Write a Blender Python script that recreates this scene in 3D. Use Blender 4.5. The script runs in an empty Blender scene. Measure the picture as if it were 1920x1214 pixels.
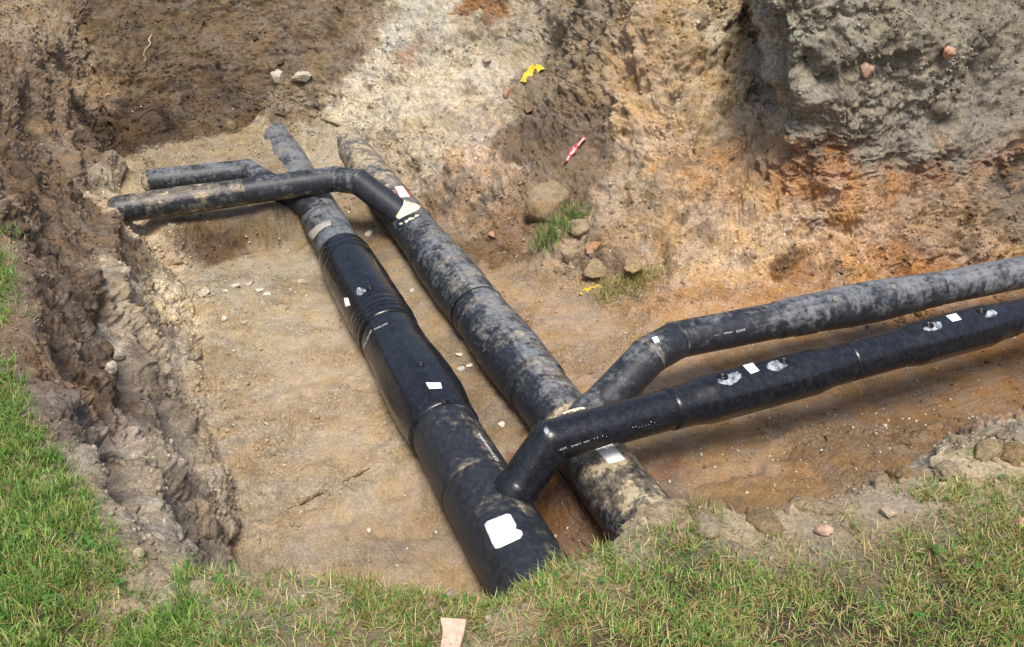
import bpy, math, random
import numpy as np
from mathutils import Vector, Matrix
from mathutils.bvhtree import BVHTree

random.seed(7)
rng = np.random.default_rng(11)
SC = bpy.context.scene
COL = SC.collection

# ------------------------------------------------------------------ camera
CZ = 3.55
cam_d = bpy.data.cameras.new('camera')
cam_d.sensor_width = 36.0
cam_d.lens = 36.0 * 1650 / 1920
cam_d.clip_start = 0.05
cam_d.clip_end = 500
cam = bpy.data.objects.new('camera', cam_d)
cam.location = (0, 0, CZ)
cam.rotation_euler = (math.radians(60), 0, 0)
COL.objects.link(cam)
SC.camera = cam

# ------------------------------------------------------------------ world, sun, exposure
SUN_EL, SUN_AZ = math.radians(64), math.radians(172)      # azimuth from +Y towards +X
w = bpy.data.worlds.new("World")
SC.world = w
w.use_nodes = True
nt = w.node_tree
bg = nt.nodes['Background']
sky = nt.nodes.new('ShaderNodeTexSky')
sky.sky_type = 'NISHITA'
sky.sun_disc = False
sky.sun_elevation = SUN_EL
sky.sun_rotation = SUN_AZ
sky.dust_density = 3.0
sky.air_density = 1.0
sky.ozone_density = 0.6
nt.links.new(sky.outputs[0], bg.inputs[0])
bg.inputs[1].default_value = 0.12
sd = bpy.data.lights.new('sun', 'SUN')
sd.energy = 2.7
sd.angle = math.radians(20)
sd.color = (1.0, 0.95, 0.87)
so = bpy.data.objects.new('sun', sd)
_dir = Vector((math.sin(SUN_AZ) * math.cos(SUN_EL), math.cos(SUN_AZ) * math.cos(SUN_EL), math.sin(SUN_EL)))
so.rotation_euler = _dir.to_track_quat('Z', 'Y').to_euler()
COL.objects.link(so)
SC.view_settings.view_transform = 'Standard'
SC.view_settings.look = 'None'
SC.view_settings.exposure = 0.70
SC.view_settings.gamma = 1.0
try:
    SC.cycles.max_bounces = 6
    SC.cycles.diffuse_bounces = 3
except Exception:
    pass

# ------------------------------------------------------------------ helpers
S30, C30 = 0.5, math.cos(math.radians(30))

def ray(px, py):
    u = (px - 960) / 1650.0
    v = (607 - py) / 1650.0
    return Vector((u, C30 + S30 * v, -S30 + C30 * v))

def P(px, py, z):
    d = ray(px, py)
    t = (z - CZ) / d.z
    return Vector((d.x * t, d.y * t, z))

_perm = np.random.default_rng(5).permutation(256).astype(np.int32)
_perm = np.concatenate([_perm, _perm, _perm])
_g = np.array([[1,1,0],[-1,1,0],[1,-1,0],[-1,-1,0],[1,0,1],[-1,0,1],[1,0,-1],[-1,0,-1],
               [0,1,1],[0,-1,1],[0,1,-1],[0,-1,-1],[1,1,0],[-1,1,0],[0,-1,1],[0,-1,-1]], dtype=np.float32)

def perlin(p):
    p = np.asarray(p, dtype=np.float32)
    sh = p.shape[:-1]
    p = p.reshape(-1, 3)
    out = np.empty(len(p), np.float32)
    CH = 400000
    for a in range(0, len(p), CH):
        q = p[a:a + CH]
        i = np.floor(q).astype(np.int32)
        f = q - i
        i &= 255
        w_ = f * f * f * (f * (f * 6 - 15) + 10)
        r = 0
        for dx in (0, 1):
            wx = w_[:, 0] if dx else 1 - w_[:, 0]
            px_ = _perm[i[:, 0] + dx]
            for dy in (0, 1):
                wy = w_[:, 1] if dy else 1 - w_[:, 1]
                py_ = _perm[px_ + i[:, 1] + dy]
                for dz in (0, 1):
                    wz = w_[:, 2] if dz else 1 - w_[:, 2]
                    h = _perm[py_ + i[:, 2] + dz] & 15
                    g = _g[h]
                    dot = g[:, 0] * (f[:, 0] - dx) + g[:, 1] * (f[:, 1] - dy) + g[:, 2] * (f[:, 2] - dz)
                    r = r + wx * wy * wz * dot
        out[a:a + CH] = r
    return out.reshape(sh)

def fbm(p, freq, octv=4, gain=0.5, off=0.0):
    a, s = 1.0, 0
    for k in range(octv):
        s = s + a * perlin(p * freq + off + 17.3 * k)
        a *= gain
        freq *= 2.03
    return s

def worley(p, freq, seed=0.0):
    p = np.asarray(p, dtype=np.float32) * freq + seed
    sh = p.shape[:-1]
    p = p.reshape(-1, 3)
    out_ = np.empty(len(p), np.float32)
    for a in range(0, len(p), 400000):
        q = p[a:a + 400000]
        b = np.floor(q - 0.5).astype(np.int32)
        best = np.full(len(q), 9.0, np.float32)
        for dx in (0, 1):
            for dy in (0, 1):
                for dz in (0, 1):
                    c = b + np.array([dx, dy, dz], np.int32)
                    h = _perm[_perm[_perm[c[:, 0] & 255] + (c[:, 1] & 255)] + (c[:, 2] & 255)]
                    j = np.stack([_perm[h], _perm[h + 77], _perm[h + 151]], -1) / 255.0 * 0.7 + 0.15
                    d = q - (c + j)
                    best = np.minimum(best, (d * d).sum(-1))
        out_[a:a + 400000] = np.sqrt(best)
    return out_.reshape(sh)

def sstep(a, b, x):
    t = np.clip((x - a) / (b - a), 0, 1)
    return t * t * (3 - 2 * t)

def lin(c):
    c = np.array(c, float) / 255.0
    return np.where(c <= 0.04045, c / 12.92, ((c + 0.055) / 1.055) ** 2.4)

def setp(o, label=None, cat=None, group=None, kind=None):
    if label: o['label'] = label
    if cat: o['category'] = cat
    if group: o['group'] = group
    if kind: o['kind'] = kind
    return o

def link(name, me, mat=None, parent=None, smooth=True):
    o = bpy.data.objects.new(name, me)
    COL.objects.link(o)
    if mat: me.materials.append(mat)
    if parent: o.parent = parent
    if smooth: me.shade_smooth()
    return o

def mesh_np(name, V, F, col=None, fl=None):
    """V (n,3), F (m,k) arrays -> mesh; col (n,3) point colour; fl dict of float attributes"""
    me = bpy.data.meshes.new(name)
    n, (m, k) = len(V), F.shape
    me.vertices.add(n)
    me.vertices.foreach_set('co', np.ascontiguousarray(V, np.float32).ravel())
    me.loops.add(m * k)
    me.loops.foreach_set('vertex_index', np.ascontiguousarray(F, np.int32).ravel())
    me.polygons.add(m)
    me.polygons.foreach_set('loop_start', np.arange(0, m * k, k, dtype=np.int32))
    me.polygons.foreach_set('loop_total', np.full(m, k, np.int32))
    me.update(calc_edges=True)
    if col is not None:
        a = me.attributes.new('Col', 'FLOAT_COLOR', 'POINT')
        c = np.ones((n, 4), np.float32); c[:, :3] = col
        a.data.foreach_set('color', c.ravel())
    for nm, arr in (fl or {}).items():
        a = me.attributes.new(nm, 'FLOAT', 'POINT')
        a.data.foreach_set('value', np.ascontiguousarray(arr, np.float32).ravel())
    return me

def grid_faces(nu, nv, wrap_u=False, flip=False):
    i = np.arange(nu if wrap_u else nu - 1)
    j = np.arange(nv - 1)
    I, J = np.meshgrid(i, j, indexing='ij')
    I2 = (I + 1) % nu
    F = np.stack([I * nv + J, I2 * nv + J, I2 * nv + J + 1, I * nv + J + 1], -1).reshape(-1, 4)
    return F[:, ::-1] if flip else F

# ------------------------------------------------------------------ materials
def new_mat(name):
    m = bpy.data.materials.new(name)
    m.use_nodes = True
    return m, m.node_tree, m.node_tree.nodes['Principled BSDF']

class NT:
    def __init__(s, t): s.t = t
    def n(s, typ, **kw):
        x = s.t.nodes.new(typ)
        for k, v in kw.items():
            if k.startswith('i_'):
                key = k[2:]
                x.inputs[int(key) if key.isdigit() else key].default_value = v
            else: setattr(x, k, v)
        return x
    def l(s, a, b): s.t.links.new(a, b)
    def noise(s, scale, detail=5, rough=0.55, vec=None, dist=0.0):
        x = s.n('ShaderNodeTexNoise')
        x.inputs['Scale'].default_value = scale
        x.inputs['Detail'].default_value = detail
        x.inputs['Roughness'].default_value = rough
        x.inputs['Distortion'].default_value = dist
        if vec is not None: s.l(vec, x.inputs['Vector'])
        return x.outputs['Fac']
    def math(s, op, a, b=None, c=None, clamp=False):
        x = s.n('ShaderNodeMath', operation=op); x.use_clamp = clamp
        for k, v in enumerate((a, b, c)):
            if v is None: continue
            if isinstance(v, (int, float)): x.inputs[k].default_value = v
            else: s.l(v, x.inputs[k])
        return x.outputs[0]
    def ramp(s, v, a, b, lo=0.0, hi=1.0):
        x = s.n('ShaderNodeMapRange'); x.interpolation_type = 'SMOOTHSTEP'
        s.l(v, x.inputs[0])
        x.inputs[1].default_value = a; x.inputs[2].default_value = b
        x.inputs[3].default_value = lo; x.inputs[4].default_value = hi
        return x.outputs[0]
    def mix(s, f, a, b, bt='MIX'):
        x = s.n('ShaderNodeMix', data_type='RGBA', blend_type=bt)
        if isinstance(f, (int, float)): x.inputs[0].default_value = f
        else: s.l(f, x.inputs[0])
        for k, v in ((6, a), (7, b)):
            if isinstance(v, tuple): x.inputs[k].default_value = (*v[:3], 1)
            else: s.l(v, x.inputs[k])
        return x.outputs[2]

def soil_material(name, bump=1.0, grain=1.0, rg=False):
    m, t, b = new_mat(name)
    q = NT(t)
    geo = q.n('ShaderNodeNewGeometry').outputs['Position']
    at = q.n('ShaderNodeAttribute', attribute_name='Col').outputs['Color']
    n1 = q.noise(9, 8, 0.7, geo)
    n2 = q.noise(70, 5, 0.7, geo)
    n3 = q.noise(320, 3, 0.7, geo)
    if rg: rga = q.n('ShaderNodeAttribute', attribute_name='Rg').outputs['Fac']
    else: rga = 1.0
    v1 = q.math('MULTIPLY', q.ramp(n1, 0.3, 0.7, 0.78, 1.2), q.ramp(n2, 0.3, 0.7, 0.66, 1.28))
    v1 = q.math('MULTIPLY', v1, q.ramp(n3, 0.3, 0.7, 0.84, 1.14))
    v1 = q.math('ADD', 1.0, q.math('MULTIPLY', q.math('SUBTRACT', v1, 1.0), q.math('ADD', q.math('MULTIPLY', rga, 0.6), 0.4)))
    hsv = q.n('ShaderNodeHueSaturation')
    q.l(at, hsv.inputs['Color']); q.l(v1, hsv.inputs['Value'])
    q.l(q.ramp(q.noise(4, 4, 0.6, geo), 0.3, 0.7, 0.8, 1.18), hsv.inputs['Saturation'])
    # dark organic flecks
    vor = q.n('ShaderNodeTexVoronoi', feature='F1'); vor.inputs['Scale'].default_value = 75
    q.l(geo, vor.inputs['Vector'])
    fleck = q.math('MULTIPLY', q.ramp(vor.outputs['Distance'], 0.12, 0.3, 1, 0), q.ramp(q.noise(6, 3, 0.6, geo), 0.5, 0.62))
    c = q.mix(q.math('MULTIPLY', fleck, 0.4 * grain), hsv.outputs[0], (0.07, 0.05, 0.035))
    # pale grains
    vor2 = q.n('ShaderNodeTexVoronoi', feature='F1'); vor2.inputs['Scale'].default_value = 46
    q.l(geo, vor2.inputs['Vector'])
    fl2 = q.math('MULTIPLY', q.ramp(vor2.outputs['Distance'], 0.1, 0.22, 1, 0), q.ramp(q.noise(13, 2, 0.5, geo), 0.56, 0.62))
    c = q.mix(q.math('MULTIPLY', fl2, 0.5 * grain), c, (0.6, 0.53, 0.42))
    q.l(c, b.inputs['Base Color'])
    b.inputs['Roughness'].default_value = 0.95
    b.inputs['Specular IOR Level'].default_value = 0.15
    h = q.math('ADD', q.math('MULTIPLY', n1, 0.020), q.math('ADD', q.math('MULTIPLY', n2, 0.014), q.math('MULTIPLY', n3, 0.006)))
    h = q.math('MULTIPLY', h, q.math('ADD', q.math('MULTIPLY', rga, 0.9), 0.15))
    bp = q.n('ShaderNodeBump'); bp.inputs['Strength'].default_value = bump
    bp.inputs['Distance'].default_value = 1.0
    q.l(h, bp.inputs['Height']); q.l(bp.outputs[0], b.inputs['Normal'])
    return m

M_SOIL = soil_material('soil_lump')
M_GROUND = soil_material('soil', rg=True)
M_CRUMB = soil_material('soil_crumb', 0.6)

def pipe_material(name, base=(0.008, 0.009, 0.012), rough=0.25, dustc=(0.14, 0.145, 0.15), spots=0.15):
    m, t, b = new_mat(name)
    q = NT(t)
    geo = q.n('ShaderNodeNewGeometry').outputs['Position']
    dust = q.n('ShaderNodeAttribute', attribute_name='dust').outputs['Fac']
    mud = q.n('ShaderNodeAttribute', attribute_name='mud').outputs['Fac']
    na = q.noise(5, 9, 0.68, geo, 0.6)
    nb = q.noise(26, 6, 0.75, geo)
    ps = q.n('ShaderNodeAttribute', attribute_name='ps').outputs['Fac']
    pa = q.n('ShaderNodeAttribute', attribute_name='pa').outputs['Fac']
    def strk(fs_, fa_, sc_, det=4):
        cb = q.n('ShaderNodeCombineXYZ')
        q.l(q.math('MULTIPLY', ps, fs_), cb.inputs[0]); q.l(q.math('MULTIPLY', pa, fa_), cb.inputs[1])
        return q.noise(sc_, det, 0.65, cb.outputs[0], 0.3)
    ring = strk(1.0, 0.14, 16)
    along = strk(0.10, 1.0, 34)
    nn = q.math('ADD', q.math('MULTIPLY', na, 0.42), q.math('MULTIPLY', nb, 0.30))
    nn = q.math('ADD', nn, q.math('ADD', q.math('MULTIPLY', ring, 0.15), q.math('MULTIPLY', along, 0.13)))
    nn = q.math('MULTIPLY_ADD', nn, 3.4, -1.2)
    fd = q.math('MULTIPLY', q.ramp(q.math('ADD', nn, dust), 0.80, 1.35), 0.9)
    mp = q.n('ShaderNodeMapping'); mp.inputs['Location'].default_value = (7, 3, 1)
    q.l(geo, mp.inputs['Vector'])
    nm_ = q.noise(4.2, 10, 0.66, mp.outputs[0], 0.4)
    fm0 = q.math('ADD', q.math('ADD', nm_, mud), q.math('MULTIPLY_ADD', nb, 0.5, -0.25))
    fm = q.math('MAXIMUM', q.ramp(fm0, 0.97, 1.06), q.ramp(fm0, 0.80, 1.04, 0.0, 0.42))
    vor = q.n('ShaderNodeTexVoronoi', feature='F1'); vor.inputs['Scale'].default_value = 30
    q.l(geo, vor.inputs['Vector'])
    sp = q.math('MULTIPLY', q.ramp(vor.outputs['Distance'], 0.06, 0.12, 1, 0), q.ramp(q.noise(3.3, 2, 0.5, geo), 0.52, 0.6))
    sp = q.math('MULTIPLY', sp, spots)
    basev = q.mix(q.ramp(nb, 0.35, 0.7), base, tuple(min(1, x * 1.9 + 0.004) for x in base))
    # darker scratches
    c = q.mix(fd, basev, dustc)
    scr = q.math('MULTIPLY', q.ramp(strk(0.06, 1.0, 150, 2), 0.66, 0.74), q.ramp(na, 0.45, 0.6))
    c = q.mix(q.math('MULTIPLY', scr, 0.35), c, (0.25, 0.25, 0.25))
    c = q.mix(q.ramp(q.noise(60, 3, 0.6, geo), 0.60, 0.72, 0, 0.5), c, basev)
    mudc = q.mix(q.ramp(nb, 0.3, 0.7), (0.24, 0.19, 0.12), (0.46, 0.38, 0.25))
    c = q.mix(fm, c, mudc)
    c = q.mix(sp, c, (0.62, 0.58, 0.5))
    q.l(c, b.inputs['Base Color'])
    r = q.math('ADD', q.math('MULTIPLY', fd, 0.25), q.ramp(nb, 0.3, 0.7, rough - 0.06, rough + 0.10))
    r = q.math('MAXIMUM', r, q.math('MULTIPLY', fm, 0.95))
    q.l(r, b.inputs['Roughness'])
    b.inputs['Specular IOR Level'].default_value = 0.38
    h = q.math('ADD', q.math('MULTIPLY', fm, 0.004), q.math('ADD', q.math('MULTIPLY', nb, 0.0012), q.math('MULTIPLY', na, 0.003)))
    bp = q.n('ShaderNodeBump'); bp.inputs['Strength'].default_value = 0.6
    q.l(h, bp.inputs['Height']); q.l(bp.outputs[0], b.inputs['Normal'])
    return m

M_PBLACK = pipe_material('pipe_black')
M_PGLOSS = pipe_material('pipe_shrink_sleeve', (0.006, 0.0065, 0.008), 0.20, spots=0.35)
M_PGREY = pipe_material('pipe_weathered', (0.014, 0.016, 0.020), 0.45, (0.19, 0.20, 0.21))

def flat_mat(name, colr, rough=0.6, var=0.15, scale=30, spec=0.4, bump=0.0):
    m, t, b = new_mat(name)
    q = NT(t)
    geo = q.n('ShaderNodeNewGeometry').outputs['Position']
    n = q.noise(scale, 6, 0.6, geo)
    c = q.mix(q.ramp(n, 0.3, 0.7), tuple(x * (1 - var) for x in colr), tuple(min(1, x * (1 + var)) for x in colr))
    q.l(c, b.inputs['Base Color'])
    b.inputs['Roughness'].default_value = rough
    b.inputs['Specular IOR Level'].default_value = spec
    if bump:
        bp = q.n('ShaderNodeBump'); bp.inputs['Strength'].default_value = bump; bp.inputs['Distance'].default_value = 0.01
        q.l(n, bp.inputs['Height']); q.l(bp.outputs[0], b.inputs['Normal'])
    return m

M_WHITE = flat_mat('white_label', (0.86, 0.88, 0.88), 0.45, 0.03)
M_PRINT = flat_mat('white_print', (0.55, 0.56, 0.56), 0.6, 0.3, 200)
M_CHALK = flat_mat('chalk_print', (0.7, 0.72, 0.72), 0.7, 0.3, 200)
M_PLUG = flat_mat('plug_plastic', (0.006, 0.006, 0.007), 0.38, 0.2)
M_PLUGD = flat_mat('plug_dusty', (0.2, 0.19, 0.17), 0.7, 0.3)
M_YEL = flat_mat('yellow_plastic', (0.60, 0.44, 0.04), 0.4, 0.25, 60)
M_TAPEW = flat_mat('tape_white', (0.5, 0.47, 0.43), 0.5, 0.15)
M_RED = flat_mat('red_plastic', (0.50, 0.06, 0.07), 0.4, 0.15)
M_STONE = flat_mat('flint_stone', (0.40, 0.35, 0.26), 0.8, 0.35, 45, bump=0.5)
M_CHIP = flat_mat('white_chip', (0.50, 0.47, 0.38), 0.75, 0.25, 60, bump=0.5)
M_BRICK = flat_mat('brick_shard', (0.42, 0.23, 0.15), 0.85, 0.25, 50, bump=0.5)
M_BRST = flat_mat('brown_stone', (0.30, 0.23, 0.15), 0.85, 0.3, 50, bump=0.5)
M_PINK = flat_mat('pink_brick', (0.42, 0.27, 0.19), 0.85, 0.25, 50, bump=0.4)
M_TILE = flat_mat('clay_tile', (0.50, 0.36, 0.26), 0.85, 0.15, 50, bump=0.3)
M_TWIG = flat_mat('pale_root', (0.42, 0.33, 0.22), 0.8, 0.3, 80)
M_DTWIG = flat_mat('brown_root', (0.20, 0.13, 0.075), 0.85, 0.3, 80)

def attr_mat(name, rough=0.55, trans=0.0, spec=0.3):
    m, t, b = new_mat(name)
    q = NT(t)
    at = q.n('ShaderNodeAttribute', attribute_name='Col').outputs['Color']
    q.l(at, b.inputs['Base Color'])
    b.inputs['Roughness'].default_value = rough
    b.inputs['Specular IOR Level'].default_value = spec
    if trans:
        tr = q.n('ShaderNodeBsdfTranslucent'); q.l(at, tr.inputs[0])
        mx = q.n('ShaderNodeMixShader'); mx.inputs[0].default_value = trans
        out = t.nodes['Material Output']
        q.l(b.outputs[0], mx.inputs[1]); q.l(tr.outputs[0], mx.inputs[2]); q.l(mx.outputs[0], out.inputs[0])
    return m

M_GRASS = attr_mat('grass_blade', 0.5, 0.35)

# ------------------------------------------------------------------ GROUND: profiles around the pit
CEN = Vector((0.06, 5.16, 0.0))
PIPE_SL = -0.415
LPX = lambda y: -0.05 + PIPE_SL * (y - 3.52)
RPX = lambda y: 0.56 + PIPE_SL * (y - 3.96)

def V3(*a): return Vector(a)
def key(foot, m1, m2, m3, lip, wgt, out=None):
    f = Vector(foot)
    mid = CEN.lerp(f, 0.5)
    d = Vector((lip.x - CEN.x, lip.y - CEN.y, 0)); d.normalize()
    if out: d = Vector(out).normalized()
    near = lip + d * 1.7
    near.z = lip.z + 0.03
    far = lip + d * 70
    far.z = 1.8
    return ([CEN, mid, f, m1, m2, m3, lip, near, far], wgt)

def steep(lip, dx, dy, wgt):
    f = Vector((lip.x + dx, lip.y + dy, 0))
    g = lambda a, z: Vector((lip.x + dx * a, lip.y + dy * a, z))
    return key(f, g(0.75, 0.4), g(0.5, 0.9), g(0.2, 1.4), lip, wgt)

K = []
K.append(steep(P(905, 1112, 1.7), 0, 0.45, 55))
K.append(steep(P(740, 1085, 1.7), -0.05, 0.4, 55))
K.append(steep(P(560, 1068, 1.7), -0.05, 0.4, 55))
K.append(key(P(440, 1050, 0), P(405, 1048, .32), P(365, 1050, .8), P(335, 1058, 1.35), P(330, 1092, 1.68), 90))
K.append(key(P(455, 990, 0), P(405, 988, .20), P(350, 1000, .70), P(300, 1000, 1.3), P(262, 1005, 1.7), 90))
K.append(key(P(445, 920, 0), P(385, 918, .25), P(330, 920, .72), P(265, 918, 1.2), P(218, 925, 1.7), 100))
K.append(key(P(425, 850, 0), P(352, 848, .28), P(285, 850, .75), P(215, 850, 1.2), P(160, 860, 1.7), 100))
K.append(key(P(408, 770, 0), P(325, 765, .25), P(240, 765, .75), P(172, 750, 1.2), P(95, 770, 1.7), 192))
K.append(key(P(380, 650, 0), P(315, 643, 0.28), P(235, 642, .75), P(145, 650, 1.22), P(38, 660, 1.7), 210))
K.append(key(P(360, 540, 0), P(295, 525, 0.28), P(215, 512, .8), P(130, 500, 1.24), P(25, 500, 1.7), 210))
K.append(key(P(310, 470, 0.02), P(190, 430, .6), P(120, 400, 1.0), P(60, 400, 1.35), P(-10, 385, 1.7), 192))
K.append(key(P(230, 350, .33), P(150, 320, .65), P(90, 280, 1.0), P(30, 260, 1.35), V3(-3.85, 6.0, 1.75), 192))
K.append(key(P(205, 300, .33), P(160, 230, .7), P(110, 150, 1.1), P(60, 100, 1.45), P(-10, 20, 1.72), 192))
K.append(key(P(212, 275, .33), P(188, 200, .7), P(165, 120, 1.1), P(148, 40, 1.5), P(135, -25, 1.8), 70))
K.append(key(P(260, 275, .33), P(230, 200, .7), P(215, 120, 1.1), P(205, 40, 1.45), P(205, -30, 1.8), 130))
K.append(key(P(430, 245, .35), P(430, 170, .7), P(430, 100, 1.05), P(430, 40, 1.35), P(430, -35, 1.75), 130))
K.append(key(P(610, 235, .35), P(610, 170, .7), P(625, 100, 1.05), P(640, 40, 1.35), P(650, -35, 1.75), 110))
K.append(key(P(720, 310, .3), P(760, 230, .6), P(790, 150, .95), P(810, 60, 1.35), P(830, -40, 1.8), 110))
K.append(key(P(860, 420, .12), P(920, 300, .5), P(960, 180, .9), P(980, 80, 1.3), P(1000, -40, 1.9), 120))
K.append(key(P(1010, 500, .06), P(1060, 380, .4), P(1100, 250, .85), P(1120, 120, 1.4), P(1130, -40, 2.1), 120))
K.append(key(P(1170, 560, .06), P(1230, 430, .4), P(1260, 300, .85), P(1280, 150, 1.4), P(1300, -30, 2.15), 110))
K.append(key(P(1290, 560, .12), P(1350, 430, .45), P(1400, 330, .74), P(1440, 180, 1.18), P(1390, -35, 1.98), 150))
K.append(key(P(1400, 560, .15), P(1460, 430, .5), P(1482, 330, .85), P(1500, 205, 1.42), P(1415, -35, 2.42), 120))
K.append(key(P(1490, 555, .16), P(1560, 435, .48), P(1575, 328, .92), P(1590, 280, 1.10), P(1560, -30, 2.45), 150))
K.append(key(P(1640, 545, .18), P(1660, 440, .5), P(1680, 328, .86), P(1690, 292, 1.03), P(1710, -30, 2.40), 190))
K.append(key(P(1900, 490, .25), P(1900, 400, .55), P(1900, 325, .84), P(1900, 280, 1.06), P(1900, -30, 2.25), 90))
K.append(key(V3(6.2, 7.6, .2), V3(6.3, 7.8, .6), V3(6.4, 8.0, 1.0), V3(6.5, 8.1, 1.3), V3(6.8, 9.2, 2.1), 25))
K.append(key(V3(8.6, 6.6, .2), V3(8.8, 6.6, .6), V3(9, 6.6, 1.0), V3(9.1, 6.6, 1.4), V3(9.4, 6.6, 1.9), 25))
K.append(key(V3(5.2, 4.9, .1), V3(5.2, 4.6, .5), V3(5.2, 4.2, .9), V3(5.2, 3.8, 1.3), V3(5.0, 3.4, 1.7), 40))
K.append(key(P(1990, 790, .1), P(1960, 795, .6), P(1940, 800, 1.0), P(1925, 795, 1.4), P(1925, 815, 1.65), 110))
K.append(key(P(1760, 850, .1), P(1750, 853, .5), P(1740, 857, .9), P(1735, 862, 1.3), P(1730, 885, 1.65), 100))
K.append(steep(P(1560, 932, 1.62), 0.1, 0.35, 90))
K.append(steep(P(1400, 957, 1.62), 0.1, 0.35, 90))
K.append(steep(P(1235, 934, 1.66), 0.1, 0.35, 90))
K.append(steep(P(1125, 1015, 1.7), 0.05, 0.4, 70))
K.append(steep(P(1030, 1050, 1.7), 0.05, 0.42, 60))

def bench(x, y):
    zl = 0.34 * sstep(0, 1, (y - (7.18 + .5 * (x + 3.07)) ) / 0.12) * sstep(0.05, -0.12, x - LPX(y))
    zl = zl + 0.25 * sstep(8.2, 9.6, y) * sstep(-0.12, 0.05, x - LPX(y))
    return np.maximum(zl, 0.34 * sstep(8.8, 9.8, y))

def floor_z(x, y):
    dr = x - RPX(y)
    z = bench(x, y)
    slot = sstep(0.23, 0.34, dr) * sstep(5.0, 4.3, y) * 0.13 + sstep(0.3, 0.9, dr) * sstep(7.6, 6.6, y) * 0.05
    z = z + slot
    z = z + 0.17 * sstep(0.0, 0.9, y - (5.0 + 0.32 * (x - 1.0))) * sstep(0.6, 1.6, x)
    z = z - 0.07 * np.exp(-((y - (4.35 + 0.3 * (x - 1.0))) / 0.35) ** 2) * sstep(0.9, 1.5, x)
    nz = 0.5 + 0.5 * np.sin(y * 7.3 + 2 * np.sin(y * 3.1)) * np.cos(y * 2.3)
    for q_ in (dr, x - LPX(y)):
        z = z + (0.02 + 0.05 * nz) * np.exp(-((np.abs(q_) - 0.19) / 0.09) ** 2) * sstep(9.5, 8.5, y)
    z = z - 0.10 * sstep(0.1, 0.3, dr + 0.79) * sstep(-0.1, -0.3, dr) * sstep(4.6, 4.0, y)
    return z

Kp = np.array([[list(p) for p in k[0]] for k in K], float)
NK = len(K)
def build_grid(res, vres):
    us = []
    for i, k in enumerate(K):
        n = max(3, int(k[1] * res))
        us.append(i + np.arange(n) / n)
    us = np.concatenate(us)
    i1 = np.floor(us).astype(int) % NK
    f = (us - np.floor(us))[:, None, None]
    i0, i2, i3 = (i1 - 1) % NK, (i1 + 1) % NK, (i1 + 2) % NK
    p0, p1, p2, p3 = Kp[i0], Kp[i1], Kp[i2], Kp[i3]
    T = 0.5
    m1 = (p2 - p0) * T; m2 = (p3 - p1) * T
    R = (2*f**3 - 3*f**2 + 1)*p1 + (f**3 - 2*f**2 + f)*m1 + (-2*f**3 + 3*f**2)*p2 + (f**3 - f**2)*m2
    vs = []
    for j in range(8):
        n = max(2, int(vres[j]))
        vs.append(j + np.arange(n) / n)
    vs = np.concatenate(vs + [np.array([8.0])])
    j1 = np.minimum(np.floor(vs).astype(int), 7)
    g = (vs - j1)
    g = np.where(j1 == 7, g ** 4, g)[None, :, None]
    G = R[:, j1] * (1 - g) + R[:, j1 + 1] * g
    # smooth the corners between stages
    nb = max(1, int(vres[3] * 0.16))
    sel = vs < 7.0
    H = G.copy()
    for _ in range(2):
        pad = np.pad(H, ((0, 0), (nb, nb), (0, 0)), mode='edge')
        cs = np.cumsum(np.pad(pad, ((0, 0), (1, 0), (0, 0))), axis=1)
        B = (cs[:, 2 * nb + 1:] - cs[:, :-(2 * nb + 1)]) / (2 * nb + 1)
        H = np.where(sel[None, :, None] & (vs[None, :, None] > 0.5), B, H)
    G = H
    zf = floor_z(G[..., 0], G[..., 1])
    msk = sstep(2.5, 2.0, vs)[None, :]
    G[..., 2] = G[..., 2] * (1 - msk) + zf * msk
    return G, us, vs

def grid_normals(G):
    du = np.roll(G, -1, 0) - np.roll(G, 1, 0)
    dv = np.gradient(G, axis=1)
    N = np.cross(dv, du)
    N /= (np.linalg.norm(N, axis=-1, keepdims=True) + 1e-12)
    if N[:, 20:60, 2].mean() < 0: N = -N
    N[:, 0] = (0, 0, 1)
    return N

# coarse grid for ray hits
Gc, _u, _v = build_grid(0.22, [30, 30, 14, 14, 14, 18, 18, 4])
bvh0 = BVHTree.FromPolygons([tuple(p) for p in Gc.reshape(-1, 3)], grid_faces(Gc.shape[0], Gc.shape[1], True).tolist())
ORG = Vector((0, 0, CZ))
def hit0(px, py):
    d = ray(px, py).normalized()
    r = bvh0.ray_cast(ORG, d)
    return r[0] if r[0] is not None else P(px, py, 0)

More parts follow.
